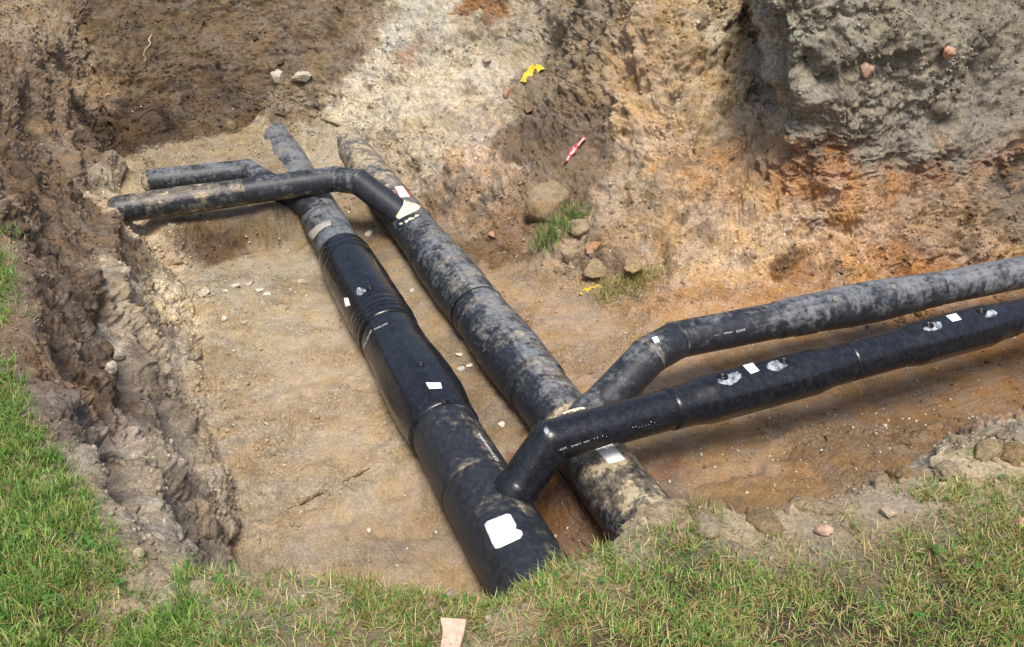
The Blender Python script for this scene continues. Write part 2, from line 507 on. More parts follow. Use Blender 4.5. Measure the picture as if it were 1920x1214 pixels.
# local relief: (px1,py1, px2,py2, radius m, amplitude m)  positive = towards the pit
RELIEF = [
    (1470, 495, 1530, 500, .13, -.20), (1600, 540, 1700, 520, .10, -.06), (1380, 60, 1385, 125, .12, -.22),
    (1525, 115, 1545, 145, .07, -.08), (1480, 272, 1550, 264, .08, -.10), (1850, 150, 1870, 190, .16, -.14),
    (1590, 330, 1590, 420, .08, -.06), (1500, 190, 1500, 250, .12, .12), (1600, 50, 1800, 80, .2, .10),
    (1440, 130, 1470, 140, .09, .10), (1620, 290, 1900, 262, .10, .03), (1350, 240, 1420, 380, .12, .08),
    (1250, 330, 1170, 420, .1, .06), (1290, 380, 1240, 470, .08, -.07), (1570, 425, 1610, 430, .08, -.08),
    (1330, 350, 1370, 360, .07, -.08), (1700, 470, 1900, 440, .15, .08), (1150, 20, 1190, 200, .10, -.05),
    (100, 420, 130, 470, .12, -.16), (190, 440, 210, 560, .10, .10), (215, 560, 200, 620, .12, -.08),
    (60, 130, 80, 330, .12, -.10), (110, 150, 140, 330, .07, .08), (40, 60, 60, 120, .15, .10), (180, 100, 195, 260, .06, .07),
    (205, 540, 300, 700, .06, .09), (260, 700, 330, 800, .15, .14), (250, 780, 300, 880, .10, .08), (380, 830, 370, 860, .08, .06),
    (348, 868, 360, 880, .05, -.10), (240, 700, 230, 730, .08, -.08), (110, 640, 150, 760, .08, -.10), (20, 540, 60, 640, .1, .08),
    (900, 10, 905, 70, .14, .12), (880, 70, 930, 75, .06, -.14), (760, 0, 830, 40, .3, .10), (300, 240, 280, 200, .15, .10),
    (260, 160, 300, 170, .12, -.08), (640, 60, 560, 80, .12, -.06), (720, 130, 660, 190, .1, .06), (450, 130, 500, 150, .10, -.05),
    (1000, 210, 1060, 260, .15, .06), (940, 280, 950, 330, .10, .07), (860, 330, 760, 320, .06, -.04), (1060, 300, 1100, 330, .1, .05),
    (1040, 390, 1050, 400, .1, .05), (1130, 480, 1180, 500, .12, .12), (1100, 500, 1110, 520, .06, .05), (920, 440, 960, 470, .12, .05),
    (1235, 440, 1250, 520, .05, -.10), (380, 450, 460, 460, .10, -.02), (350, 470, 360, 480, .06, -.06), (500, 400, 540, 460, .1, .05),
    (330, 480, 600, 470, .06, .02), (180, 330, 262, 335, .17, .26), (640, 228, 628, 240, .16, .24), (520, 228, 500, 240, .14, .2), (560, 250, 590, 270, .12, .10), (200, 400, 190, 440, .12, .10), (200, 800, 240, 945, .05, -.16), (255, 860, 318, 1070, .07, .09), (300, 740, 350, 850, .10, .07), (120, 680, 165, 760, .05, -.09),
    (1560, 100, 1570, 240, .24, .05), (1760, 100, 1800, 180, .32, .04), (1210, 150, 1300, 230, .30, -.14), (1260, 440, 1470, 310, .09, .10),
    (1340, 20, 1395, 110, .07, -.20), (1505, 120, 1535, 150, .06, -.10), (1660, 130, 1700, 160, .10, -.08), (1740, 220, 1780, 230, .07, -.09),
    (1830, 60, 1880, 110, .12, .10), (1620, 60, 1640, 40, .1, -.08), (1430, 200, 1380, 290, .10, .08), (1180, 60, 1230, 180, .05, .06), (1280, 60, 1250, 200, .05, -.06),
    (1330, 250, 1290, 330, .06, -.07), (1560, 360, 1540, 420, .07, .06), (1720, 360, 1760, 420, .08, -.07), (1800, 400, 1900, 400, .10, .09), (1450, 380, 1400, 440, .07, -.06),
    (1430, 850, 1560, 800, .05, .035), (1560, 810, 1640, 770, .04, -.03), (1300, 900, 1420, 880, .05, -.03), (1650, 860, 1740, 820, .05, .03), (1320, 830, 1360, 815, .04, .03),
    (470, 640, 500, 650, .06, -.015), (560, 720, 590, 715, .05, -.018), (520, 830, 545, 850, .06, -.015), (640, 880, 660, 900, .06, -.015), (430, 880, 520, 860, .05, .02), (560, 960, 620, 930, .06, -.02), (480, 760, 560, 740, .04, .015), (600, 600, 640, 620, .06, -.015), (700, 990, 730, 960, .06, -.02), (1090, 620, 1140, 640, .06, -.02), (1000, 560, 1040, 590, .06, -.015),
]
_rr = random.Random(3)
for k in range(46):
    if k < 30: x_, y_ = _rr.uniform(430, 900), _rr.uniform(560, 1040); x_ = min(x_, 560 + (y_ - 560) * .62)
    else: x_, y_ = _rr.uniform(1000, 1800), _rr.uniform(560, 880)
    a_ = _rr.uniform(-.6, .6); l_ = _rr.uniform(15, 45)
    RELIEF.append((x_, y_, x_ + l_ * math.cos(a_), y_ + l_ * .5 * math.sin(a_), _rr.uniform(.03, .06), _rr.choice([-.018, -.024, .014, -.012])))
def seg_dist(X, a, b):
    ab = b - a
    t = np.clip(((X - a) @ ab) / max(1e-6, ab @ ab), 0, 1)
    return np.linalg.norm(X - (a + t[..., None] * ab), axis=-1)

# soil tones at places, with light and shade already in them: (px, py, radius m, sRGB)
SOILC = [
    (60, 60, .5, (122, 102, 76)), (100, 200, .6, (112, 90, 66)), (60, 330, .6, (105, 83, 60)), (140, 300, .4, (122, 100, 74)),
    (170, 160, .3, (128, 104, 74)), (150, 430, .4, (112, 92, 70)), (230, 360, .35, (165, 145, 112)), (260, 450, .3, (170, 148, 114)),
    (100, 560, .35, (130, 104, 78)), (60, 620, .3, (112, 90, 70)), (160, 560, .3, (98, 80, 62)), (190, 650, .3, (105, 86, 68)), (130, 720, .25, (128, 100, 72)),
    (180, 790, .15, (142, 92, 45)), (120, 780, .15, (110, 95, 82)), (260, 560, .2, (160, 142, 112)), (300, 660, .3, (148, 130, 104)),
    (260, 720, .25, (132, 116, 94)), (300, 780, .25, (118, 104, 86)), (330, 870, .2, (125, 110, 90)), (240, 850, .15, (170, 150, 120)),
    (270, 930, .2, (172, 152, 124)), (330, 960, .25, (158, 140, 114)), (400, 900, .3, (185, 162, 128)), (300, 1040, .2, (165, 148, 120)),
    (262, 880, .13, (196, 176, 146)), (285, 960, .13, (192, 172, 142)), (312, 1045, .14, (190, 170, 140)), (370, 760, .2, (176, 152, 118)), (385, 930, .2, (186, 164, 130)), (230, 700, .12, (190, 172, 142)), (225, 620, .1, (180, 160, 130)),
    (390, 680, .3, (180, 156, 120)), (400, 1000, .25, (176, 152, 118)), (340, 590, .3, (178, 156, 118)),
    (480, 620, 0.5, (200, 176, 138)), (520, 780, 0.6, (200, 174, 136)), (620, 950, 0.6, (202, 176, 138)), (560, 560, 0.3, (194, 172, 136)),
    (480, 510, .35, (188, 170, 138)), (600, 540, .2, (182, 162, 128)), (740, 1000, 0.4, (184, 156, 118)), (820, 640, 0.3, (184, 158, 120)),
    (770, 540, .3, (178, 154, 118)), (900, 750, 0.3, (168, 140, 104)), (1040, 970, .3, (146, 104, 66)), (720, 450, .3, (150, 124, 90)),  # the tone between the pipes carries their shadow
    (240, 230, .4, (92, 72, 50)), (300, 100, .6, (112, 90, 62)), (450, 60, .6, (120, 98, 70)), (420, 180, .4, (100, 80, 56)), (560, 60, .5, (126, 104, 76)),
    (280, 60, .3, (100, 80, 54)), (380, 230, .3, (110, 90, 66)), (560, 200, .3, (140, 120, 90)), (640, 100, .3, (128, 106, 78)), (350, 290, .3, (178, 156, 120)),
    (480, 260, .3, (182, 160, 122)), (420, 400, .3, (168, 142, 104)), (420, 460, .2, (125, 92, 60)), (530, 450, .3, (172, 148, 110)), (620, 200, .2, (170, 152, 120)),
    (700, 200, .5, (196, 178, 144)), (780, 60, .35, (186, 174, 148)), (770, 95, .14, (166, 118, 76)), (840, 150, .4, (196, 178, 146)), (690, 60, .25, (150, 128, 98)),
    (870, 80, .2, (182, 164, 132)), (905, 30, .2, (150, 106, 58)), (980, 60, .3, (168, 150, 118)), (820, 250, .4, (190, 170, 136)), (730, 290, .3, (182, 160, 124)),
    (900, 230, .3, (182, 160, 128)), (1020, 160, .3, (140, 118, 88)), (1050, 230, .35, (122, 100, 74)), (970, 270, .25, (128, 104, 78)), (1100, 320, .3, (130, 106, 76)),
    (880, 300, .2, (205, 168, 128)), (850, 340, .2, (150, 122, 90)), (920, 330, .2, (186, 154, 116)), (960, 380, .25, (152, 122, 88)), (900, 400, .25, (165, 138, 104)), (950, 440, .3, (140, 108, 74)),
    (1080, 60, .4, (146, 124, 90)), (1100, 140, .3, (150, 124, 86)), (1180, 120, .3, (186, 148, 98)), (1240, 60, .4, (172, 140, 94)), (1210, 250, .3, (196, 158, 106)),
    (1160, 350, .25, (172, 144, 106)), (1330, 60, .3, (186, 162, 116)), (1370, 100, .15, (110, 80, 48)), (1320, 180, .3, (198, 164, 112)), (1400, 220, .3, (200, 172, 124)),  # crevice tone on the bluff has its shade painted in
    (1300, 300, .3, (190, 146, 90)), (1400, 320, .3, (186, 142, 88)), (1200, 430, .3, (176, 144, 102)), (1160, 500, .3, (152, 122, 88)), (1270, 460, .3, (186, 150, 104)),
    (1430, 50, .3, (180, 170, 148)), (1440, 140, .25, (184, 164, 126)), (1560, 60, .4, (152, 142, 120)), (1700, 60, .5, (146, 134, 112)), (1850, 60, .5, (138, 126, 104)),
    (1580, 160, .3, (146, 132, 108)), (1700, 180, .4, (152, 140, 118)), (1850, 200, .4, (140, 128, 108)), (1530, 268, .10, (120, 108, 90)), (1660, 262, .2, (142, 130, 110)), (1850, 270, .2, (144, 130, 108)),  # small dark tone under the overhang paints its shade
    (1520, 340, .25, (178, 122, 68)), (1640, 350, .25, (176, 128, 76)), (1740, 330, .2, (166, 112, 62)), (1870, 300, .2, (165, 115, 66)), (1890, 350, .12, (90, 84, 76)),
    (1480, 420, .3, (202, 160, 104)), (1620, 430, .3, (198, 150, 94)), (1760, 400, .3, (168, 134, 92)), (1880, 410, .25, (130, 112, 88)), (1500, 505, .15, (168, 120, 70)), (1700, 490, .25, (182, 130, 76)), (1850, 470, .25, (184, 144, 96)),
    (1350, 500, .3, (206, 166, 112)), (1300, 560, .3, (208, 158, 100)), (1420, 560, .3, (202, 150, 92)),
    (1050, 560, 0.4, (186, 154, 114)), (1150, 640, 0.4, (190, 156, 114)), (980, 520, 0.3, (184, 154, 114)), (1300, 680, .3, (204, 160, 106)), (1500, 640, .3, (206, 158, 102)), (1800, 610, .4, (204, 156, 102)),
    (1330, 780, 0.3, (194, 156, 110)), (1500, 780, 0.4, (172, 138, 100)), (1700, 700, 0.4, (166, 132, 94)), (1850, 680, .4, (158, 118, 74)), (1350, 860, 0.4, (182, 146, 102)), (1600, 840, 0.4, (162, 130, 92)),
    (1480, 920, .3, (186, 142, 94)), (1750, 800, .4, (158, 122, 80)), (1800, 850, .25, (214, 192, 150)), (1250, 880, .15, (150, 90, 46)), (1200, 820, .2, (178, 142, 98)),
    (1300, 950, .25, (138, 116, 90)), (1500, 950, .25, (150, 128, 98)), (1700, 890, .25, (164, 144, 112)), (1880, 830, .3, (170, 150, 118)),
]
GRASSSOIL = [(200, 1000), (100, 900), (500, 1150), (900, 1150), (1200, 1100), (1500, 1050), (1800, 1000), (1700, 1150), (50, 750), (20, 560), (20, 80), (20, 450), (300, 1180)]

G, US, VS = build_grid(0.66, [55, 250, 82, 82, 82, 104, 110, 8])
NU, NV = G.shape[:2]
N = grid_normals(G)
X = G.astype(np.float32)
vv = VS[None, :]
wall = sstep(2.0, 2.6, vv) * sstep(6.15, 5.7, vv)
foot = sstep(1.35, 2.0, vv) * sstep(3.3, 2.2, vv)
out = sstep(5.8, 6.3, vv)
flo = 1 - sstep(1.6, 2.3, vv)
near_lip = sstep(5.3, 5.9, vv) * sstep(6.6, 6.1, vv)
# streaked coordinates for cut faces (bucket marks run down the wall)
Xs = X * np.array([1, 1, 0.28], np.float32) + np.array([.15, .1, 0], np.float32) * X[..., 2:3]
big = fbm(X, 1.6, 3)
med = np.abs(fbm(X, 5.0, 3, 0.55, 3.1))
sml = np.abs(fbm(X, 17.0, 3, 0.6, 9.7))
str_ = fbm(Xs, 6.5, 3, 0.55, 5.5)
fine = fbm(X, 55.0, 2, 0.6, 1.3)
tiny = np.abs(fbm(X, 38.0, 2, 0.6, 12.3)) - .2
_t = fbm(X * np.array([1, 1, 1.5], np.float32), 2.6, 3, 0.5, 19.0) * 2.4
terr = np.floor(_t) + sstep(0.6, 1.0, _t - np.floor(_t))
terr = terr - 0.5 * _t
rough_reg = sstep(-0.25, 0.35, fbm(X, 1.1, 2, 0.5, 33.0))      # where soil is crumbly rather than cut smooth
Xw = X + 0.05 * np.stack([fbm(X, 7.0, 2, .5, 101.), fbm(X, 7.0, 2, .5, 131.), fbm(X, 7.0, 2, .5, 161.)], -1)
cl0 = 0.5 - worley(X + 0.12 * np.stack([big, np.roll(big, 40, 0), np.roll(big, 60, 1)], -1), 2.7, 5.1)
cl1 = 0.55 - worley(Xw, 7.5, 3.3)
cl2 = 0.55 - worley(Xw, 21.0, 7.7)
cl3 = 0.5 - worley(X, 48.0, 1.7)
D = wall * ((0.06 + 0.05 * sstep(.6, 1.4, X[..., 0]) * sstep(.35, .9, X[..., 2])) * cl0 + 0.12 * big + 0.035 * str_ + 0.03 * terr + 0.03 * (med - 0.25) + (0.03 + 0.09 * rough_reg) * cl1 + (0.014 + 0.034 * rough_reg) * cl2 + (.005 + .011 * rough_reg) * cl3 + 0.003 * fine)
D += foot * (1 - wall) * (0.04 * med + 0.045 * cl1 + 0.03 * cl2 + 0.008 * cl3)
lump = sstep(-0.12, 0.45, fbm(X, 1.7, 2, 0.5, 71.0))
crack = sstep(0.90, 1.0, 1 - np.abs(fbm(X, 2.3, 4, .55, 37.0)) * 2.2) * sstep(0.0, .4, fbm(X, 1.2, 2, .5, 55.0))
D += flo * (-0.014 * crack + 0.006 * med + lump * 0.034 * cl2 + 0.012 * cl1 + (0.002 + .004 * lump) * cl3 + 0.028 * fbm(X, 1.3, 2, 0.5, 4.0) + 0.012 * fbm(X, 5.0, 3, 0.5, 8.0) + lump * 0.028 * sml + 0.0025 * fine)
D += out * (0.03 * big + 0.015 * med + 0.02 * cl2) * sstep(8, 7.2, vv)
D = np.where((X[..., 1] < 3.7) & (X[..., 0] > -.95) & (vv > 2.2), D * .3, D)
D = np.where((X[..., 0] < -.95) & (X[..., 1] < 9.3), D * .74, D)
D = D.astype(np.float32)
for (a, b, c, d, r, amp) in RELIEF:
    A, B = np.array(hit0(a, b), np.float32), np.array(hit0(c, d), np.float32)
    ds = seg_dist(X, A, B) + 0.25 * r * (big + 0.6 * str_)
    D += amp * np.exp(-(np.maximum(ds, 0) / r) ** 2) * sstep(7.5, 6.4, vv)
X2 = X + N * D[..., None]
# step the cut lip irregularly
X2[..., 2] += near_lip * 0.035 * fbm(X, 3.0, 2, 0.5, 21.0)

# colour
nblob = len(SOILC)
pts = X2.reshape(-1, 3)
warp = np.stack([fbm(pts, 2.6, 4, 0.6, 11.0), fbm(pts, 2.6, 4, 0.6, 51.0), fbm(pts, 2.6, 4, 0.6, 91.0)], -1) * 0.17 + 0.07 * np.stack([fbm(pts, 14.0, 2, 0.6, 12.0), fbm(pts, 14.0, 2, 0.6, 52.0), fbm(pts, 14.0, 2, 0.6, 92.0)], -1)
wp = pts + warp
acc = np.zeros((len(pts), 3), np.float32); ws = np.zeros(len(pts), np.float32)
for (a, b, r, c) in SOILC:
    if 240 <= a < 360 and 380 < b < 900: c = tuple(min(225, x * 1.22) for x in c)  # left bank foot brightened in colour to offset the shade on it
    if a < 235 and b > 40: c = tuple(min(255, x * f_) for x, f_ in zip(c, (1.20, 1.20, 1.18)))  # rest of the left bank: colour lifted against its shade too
    h = np.array(hit0(a, b), np.float32)
    d2 = ((wp - h) ** 2).sum(-1)
    k = np.exp(-d2 / (r * 0.72) ** 2) + 1e-5 / (d2 + 0.02) ** 2 * r
    acc += k[:, None] * (lin(c)).astype(np.float32); ws += k
colr = acc / ws[:, None]
gsoil = lin((108, 96, 66)).astype(np.float32)
dark = lin((82, 74, 50)).astype(np.float32)
pale = lin((158, 140, 104)).astype(np.float32)
gn = sstep(-0.3, 0.4, fbm(pts, 2.2, 4, 0.6, 61.0))[:, None]
gcol = dark * (1 - gn) + gsoil * gn
gn2 = sstep(0.2, 0.5, fbm(pts, 1.6, 3, 0.6, 81.0))[:, None]
gcol = gcol * (1 - gn2 * 0.5) + pale * gn2 * 0.5
om = np.broadcast_to(sstep(6.0, 6.25, vv), (NU, NV)).reshape(-1)[:, None]
colr = colr * (1 - om) + gcol * om
# crumbly soil keeps moisture: patches of damp darker earth
damp = sstep(0.12, 0.5, fbm(pts, 3.5, 4, 0.6, 44.0))[:, None] * np.broadcast_to(wall + foot * .6, (NU, NV)).reshape(-1)[:, None]
colr = colr * (1 - 0.30 * damp)
ALB = 0.92
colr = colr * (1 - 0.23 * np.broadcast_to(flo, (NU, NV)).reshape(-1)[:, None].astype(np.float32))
colr = colr * (1 + 0.13 * np.broadcast_to(wall, (NU, NV)).reshape(-1)[:, None].astype(np.float32))  # walls lifted in colour for the weaker light they get
lum_ = (colr @ np.array([.3, .6, .1], np.float32))[:, None]
_dw = 0.20 + 0.10 * np.broadcast_to(wall, (NU, NV)).reshape(-1)[:, None].astype(np.float32)
colr = colr * (1 - _dw) + lum_ * _dw * np.array([[1.03, 1.0, .93]], np.float32)
colr = colr * ALB
colr = colr * (1 + (0.10 + 0.16 * np.broadcast_to(wall, (NU, NV)).reshape(-1)[:, None]) * (fbm(pts, 42.0, 2, .8, 7.0)[:, None] + rng.normal(0, .35, (len(pts), 1)))).astype(np.float32)
colr = np.clip(colr, .01, .75)
rgh = np.broadcast_to(0.52 + 0.48 * np.clip(wall + foot + .6 * out, 0, 1), (NU, NV)) + 0.5 * lump * (1 - wall)
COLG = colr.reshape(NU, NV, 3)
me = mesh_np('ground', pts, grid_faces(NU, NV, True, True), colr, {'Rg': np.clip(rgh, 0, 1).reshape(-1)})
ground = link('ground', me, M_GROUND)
setp(ground, kind='structure')
if me.polygons[NV * 3 + 50].normal.z < 0:
    me.flip_normals()

# ray hits on the finished surface
st = 2
Gb = X2[::st, ::st]
bvh = BVHTree.FromPolygons([tuple(map(float, p)) for p in Gb.reshape(-1, 3)], grid_faces(Gb.shape[0], Gb.shape[1], True).tolist())
def hit(px, py):
    d = ray(px, py).normalized()
    r = bvh.ray_cast(ORG, d)
    if r[0] is None: return P(px, py, 0), Vector((0, 0, 1))
    n = r[1] if r[1].dot(d) < 0 else -r[1]
    return r[0], n

# ------------------------------------------------------------------ sampling points on the ground
cellA = np.linalg.norm(np.cross(np.roll(X2, -1, 0)[:, :-1] - X2[:, :-1], X2[:, 1:] - X2[:, :-1]), axis=-1)
def sample(weight, n):
    wgt = (cellA * weight).ravel()
    c = np.cumsum(wgt); c /= c[-1]
    idx = np.searchsorted(c, rng.random(n))
    i, j = np.unravel_index(np.minimum(idx, len(wgt) - 1), cellA.shape)
    a = rng.random((n, 1)); b = rng.random((n, 1))
    i2 = (i + 1) % NU
    p = X2[i, j] * (1 - a) * (1 - b) + X2[i2, j] * a * (1 - b) + X2[i, j + 1] * (1 - a) * b + X2[i2, j + 1] * a * b
    return p, N[i, j], COLG[i, j]

ICO = {}
def ico(sub):
    if sub in ICO: return ICO[sub]
    import bmesh
    bm = bmesh.new()
    bmesh.ops.create_icosphere(bm, subdivisions=sub, radius=1)
    Vv = np.array([v.co[:] for v in bm.verts]); Ff = np.array([[v.index for v in f.verts] for f in bm.faces])
    bm.free()
    ICO[sub] = (Vv, Ff)
    return ICO[sub]

def rot_mats(n):
    q = rng.normal(size=(n, 4)); q /= np.linalg.norm(q, axis=1, keepdims=True)
    w_, x, y, z = q.T
    return np.stack([1-2*(y*y+z*z), 2*(x*y-z*w_), 2*(x*z+y*w_), 2*(x*y+z*w_), 1-2*(x*x+z*z), 2*(y*z-x*w_),
                     2*(x*z-y*w_), 2*(y*z+x*w_), 1-2*(x*x+y*y)], -1).reshape(n, 3, 3)

def scatter(name, p, nrm, size, colr_, sub, mat, squash=(0.55, 1.0), label=None, cat=None, sink=0.25):
    Vt, Ft = ico(sub)
    nt_ = 8
    tpl = []
    for k in range(nt_):
        r = 1 + 0.55 * perlin(Vt * 1.1 + 13.7 * k) + 0.35 * perlin(Vt * 2.7 + 5.1 * k)
        v = Vt * r[:, None]
        for c in range(5):     # chip some flats
            d = rng.normal(size=3); d /= np.linalg.norm(d)
            s = v @ d
            v = v - np.maximum(s - 0.62, 0)[:, None] * d * 0.85
        tpl.append(v)
    tpl = np.array(tpl)
    n = len(p)
    ti = rng.integers(0, nt_, n)
    R = rot_mats(n)
    sc = size[:, None] * np.stack([np.ones(n), rng.uniform(*squash, n), rng.uniform(*squash, n)], -1)
    vv_ = tpl[ti] * sc[:, None, :]
    vv_ = np.einsum('nij,nkj->nki', R, vv_)
    vv_ = vv_ + (p + nrm * (size * (0.5 - sink))[:, None])[:, None, :]
    V_ = vv_.reshape(-1, 3)
    F_ = (Ft[None] + (np.arange(n) * len(Vt))[:, None, None]).reshape(-1, 3)
    C_ = np.repeat(colr_, len(Vt), 0)
    me_ = mesh_np(name, V_, F_, C_)
    o = link(name, me_, mat, smooth=False)
    setp(o, label, cat, kind='stuff')
    return o

cx, cy = X2[:, :-1, 0], X2[:, :-1, 1]
dist = np.sqrt(cx ** 2 + cy ** 2 + (CZ - X2[:, :-1, 2]) ** 2)
inview = ((np.abs(cx) < 0.66 * cy + 0.4) & (cy > 0.6) & (dist < 13)).astype(float)
vq = VS[None, :-1]
clus = sstep(0.0, 0.6, fbm(X2[:, :-1], 2.2, 3, 0.6, 15.0))
walls_w = sstep(1.9, 2.4, vq) * sstep(6.2, 5.9, vq)
foot_w = sstep(1.5, 2.0, vq) * sstep(3.4, 2.4, vq)
floor_w = sstep(0.3, 0.5, vq) * sstep(2.2, 1.9, vq)
right = sstep(0.7, 1.2, cx - 0.0) * sstep(4.6, 5.2, cy)
wcr = inview * (walls_w * (0.35 + 2.2 * clus) + foot_w * (0.8 + 2.5 * clus) + floor_w * (0.22 + 1.8 * clus ** 2) + 3.0 * right * floor_w * clus
                + 1.2 * near_lip[:, :-1] + 2.5 * near_lip[:, :-1] * (cx > .25) * clus) / (0.3 + dist * 0.12)
p, n_, c_ = sample(wcr, 52000)
sz = (0.0026 + 0.0005 * np.linalg.norm(p, axis=1)) * np.exp(rng.normal(0, 0.62, len(p)))
sz = np.clip(sz, 0.002, 0.026)
c_ = c_ * rng.uniform(0.72, 1.15, (len(p), 1))
scatter('soil_crumbs', p, n_, sz, c_, 1, M_CRUMB, label='loose crumbs of sandy soil strewn over the pit sides and floor', cat='soil crumbs')
p, n_, c_ = sample(inview * (1.2 * near_lip[:, :-1] * (cx > .2) + .12 * floor_w * clus + walls_w * (0.1 + clus ** 2) + foot_w * (0.4 + 2 * clus) + 1.5 * right * floor_w * clus), 2600)
sz = np.clip(0.015 * np.exp(rng.normal(0, 0.45, len(p))), 0.008, 0.05)
scatter('soil_clods', p, n_, sz, c_ * rng.uniform(0.8, 1.1, (len(p), 1)), 3, M_SOIL, label='fist sized and smaller lumps of broken soil along the foot of the pit sides', cat='soil clods', sink=0.45)
# pale limestone chips
wch = inview * (floor_w * (0.70 + 0.7 * sstep(0.5, 1.5, cx)) + 0.25 * foot_w)
p, n_, c_ = sample(wch, 2000)
sz = np.clip(0.0080 * np.exp(rng.normal(0, 0.5, len(p))), 0.0025, 0.018)
cc = np.array([[0.54, 0.49, 0.38]]) * rng.uniform(0.6, 1.15, (len(p), 1)) * np.array([[1, 1, 1]])
scatter('stone_chips', p, n_, sz, cc, 1, attr_mat('chip', 0.8), (0.3, 0.9), 'tiny pale stone chips sprinkled over the sandy pit floor', 'stone chips', sink=0.2)

# ------------------------------------------------------------------ PIPES
PIPE_BVH = []
def rings(path, nseg):
    """path: list of (Vector point, radius, normal dir of ring plane)"""
    pass

def tube(name, pts_, prof, mat, parent, dustf, nseg=72, facets=0, cap=False, seam=None, jit=0.0):
    """pts_: polyline of Vectors (mitred at the bends). prof(s) -> radius; dustf(s, topness, side) -> (dust, mud)"""
    L = [0]
    for a, b in zip(pts_[:-1], pts_[1:]): L.append(L[-1] + (b - a).length)
    stations = []
    step = 0.035
    for i in range(len(pts_) - 1):
        a, b = pts_[i], pts_[i + 1]
        d = (b - a).normalized()
        ln = (b - a).length
        n = max(2, int(ln / step))
        ss = set(np.linspace(0, ln, n + 1).round(5))
        for e in prof['x']:
            if L[i] < e < L[i + 1]: ss.add(round(e - L[i], 5))
        for s in sorted(ss):
            if i > 0 and s == 0: continue
            nd = d
            bend = None
            if s >= ln - 1e-4 and i < len(pts_) - 2:
                d2 = (pts_[i + 2] - b).normalized(); bend = (d, d2)
            stations.append((a + d * s, L[i] + s, d, bend))
    up = Vector((0, 0, 1))
    V_, dd, mm, sa, aa = [], [], [], [], []
    xs, rs = np.array(prof['x']), np.array(prof['r'])
    fx = prof.get('f', [0] * len(xs))
    for (c, s, d, bend) in stations:
        r = float(np.interp(s, xs, rs)); fa = float(np.interp(s, xs, fx))
        side = d.cross(up).normalized(); u2 = side.cross(d).normalized()
        for k in range(nseg):
            th = 2 * math.pi * k / nseg
            rr = r
            if facets and fa > 0:
                seg = 2 * math.pi / facets
                q_ = ((th + seg * 0.25) % seg) - seg / 2
                rr = r * ((1 - fa) + fa * min(1.03, math.cos(seg / 2) / math.cos(q_) * 1.04))
            o = side * (math.cos(th) * rr) + u2 * (math.sin(th) * rr)
            if bend:
                n = (bend[0] + bend[1]).normalized()
                o = o - bend[0] * (o.dot(n) / bend[0].dot(n))
            V_.append(c + o)
            tp = math.sin(th)
            a_, b_ = dustf(s, tp, math.cos(th))
            dd.append(a_); mm.append(b_); sa.append(s); aa.append(((th + math.pi / 2) % (2 * math.pi)) * r)
    V_ = np.array([v[:] for v in V_])
    if jit:
        nn = V_ * 1.0
        V_ = V_ + jit * np.stack([perlin(nn * 6 + 3), perlin(nn * 6 + 33), perlin(nn * 6 + 63)], -1)
    ns = len(stations)
    F_ = grid_faces(ns, nseg)
    # wrap the ring
    i = np.arange(ns - 1)
    Wr = np.stack([i * nseg + nseg - 1, (i + 1) * nseg + nseg - 1, (i + 1) * nseg, i * nseg], -1)
    F_ = np.concatenate([F_, Wr])
    PIPE_BVH.append(([tuple(v) for v in V_], F_.tolist()))
    if cap:      # rounded muddy end
        cen_ = V_[-nseg:].mean(0); dv_ = np.array(stations[-1][2])
        last = V_[-nseg:].copy(); n0_ = len(V_)
        for q_, (sc_, pu) in enumerate(((.93, .035), (.75, .065), (.45, .085), (.12, .092))):
            V_ = np.concatenate([V_, cen_ + (last - cen_) * sc_ + dv_ * pu])
        k0 = n0_ - nseg
        for q_ in range(4):
            a0 = k0 if q_ == 0 else n0_ + (q_ - 1) * nseg
            b0 = n0_ + q_ * nseg
            ii = np.arange(nseg); i2_ = (ii + 1) % nseg
            F_ = np.concatenate([F_, np.stack([a0 + ii, b0 + ii, b0 + i2_, a0 + i2_], -1)])
        dd += [dd[-1]] * 4 * nseg; mm += [0.45] * 4 * nseg; sa += [sa[-1]] * 4 * nseg; aa += aa[-nseg:] * 4
    me_ = mesh_np(name, V_, F_, None, {'dust': np.array(dd), 'mud': np.array(mm), 'ps': np.array(sa), 'pa': np.array(aa)})
    o = link(name, me_, mat, parent)
    me_.polygons.foreach_set('use_smooth', [True] * len(me_.polygons))
    return o

def prof(*rows):
    return {'x': [r[0] for r in rows], 'r': [r[1] for r in rows], 'f': [r[2] if len(r) > 2 else 0 for r in rows]}

def empty(name, loc, label, cat, group=None):
    o = bpy.data.objects.new(name, None)
    o.location = loc
    o.empty_display_size = 0.2
    COL.objects.link(o)
    return setp(o, label, cat, group)

def reparent(o, root):
    o.parent = root
    if root.type == 'EMPTY': o.matrix_parent_inverse = Matrix.Translation(-root.location)

# axis lookup of main pipes by image row
ZA = 0.225
def A_at(px, py):
    """nearest world y of left main axis seen at image point"""
    q_ = P(px, py, ZA); return q_.y
def Apt(y): return Vector((LPX(y), y, ZA))
def Bpt(y): return Vector((RPX(y), y, ZA))
DIRP = Vector((PIPE_SL, 1, 0)).normalized()
SL = 1.0 / DIRP.y      # arc length per unit y

rootA = empty('district_heating_pipeline', Apt(4.0), 'left insulated pipeline with glossy black sleeves and a clean black branch crossing over its neighbour', 'pipeline', 'pipelines in the pit')
rootB = empty('district_heating_pipeline', Bpt(4.5), 'right muddy grey insulated pipeline passing under the clean black branch', 'pipeline', 'pipelines in the pit')

def s_of(y, y0): return (y - y0) * SL
Y0 = 2.3
YE = 11.0
def yrow(rowcenter, Z=ZA):
    v = (607 - rowcenter) / 1650.0
    t = (CZ - Z) / (S30 - C30 * v)
    return t * (C30 + S30 * v)

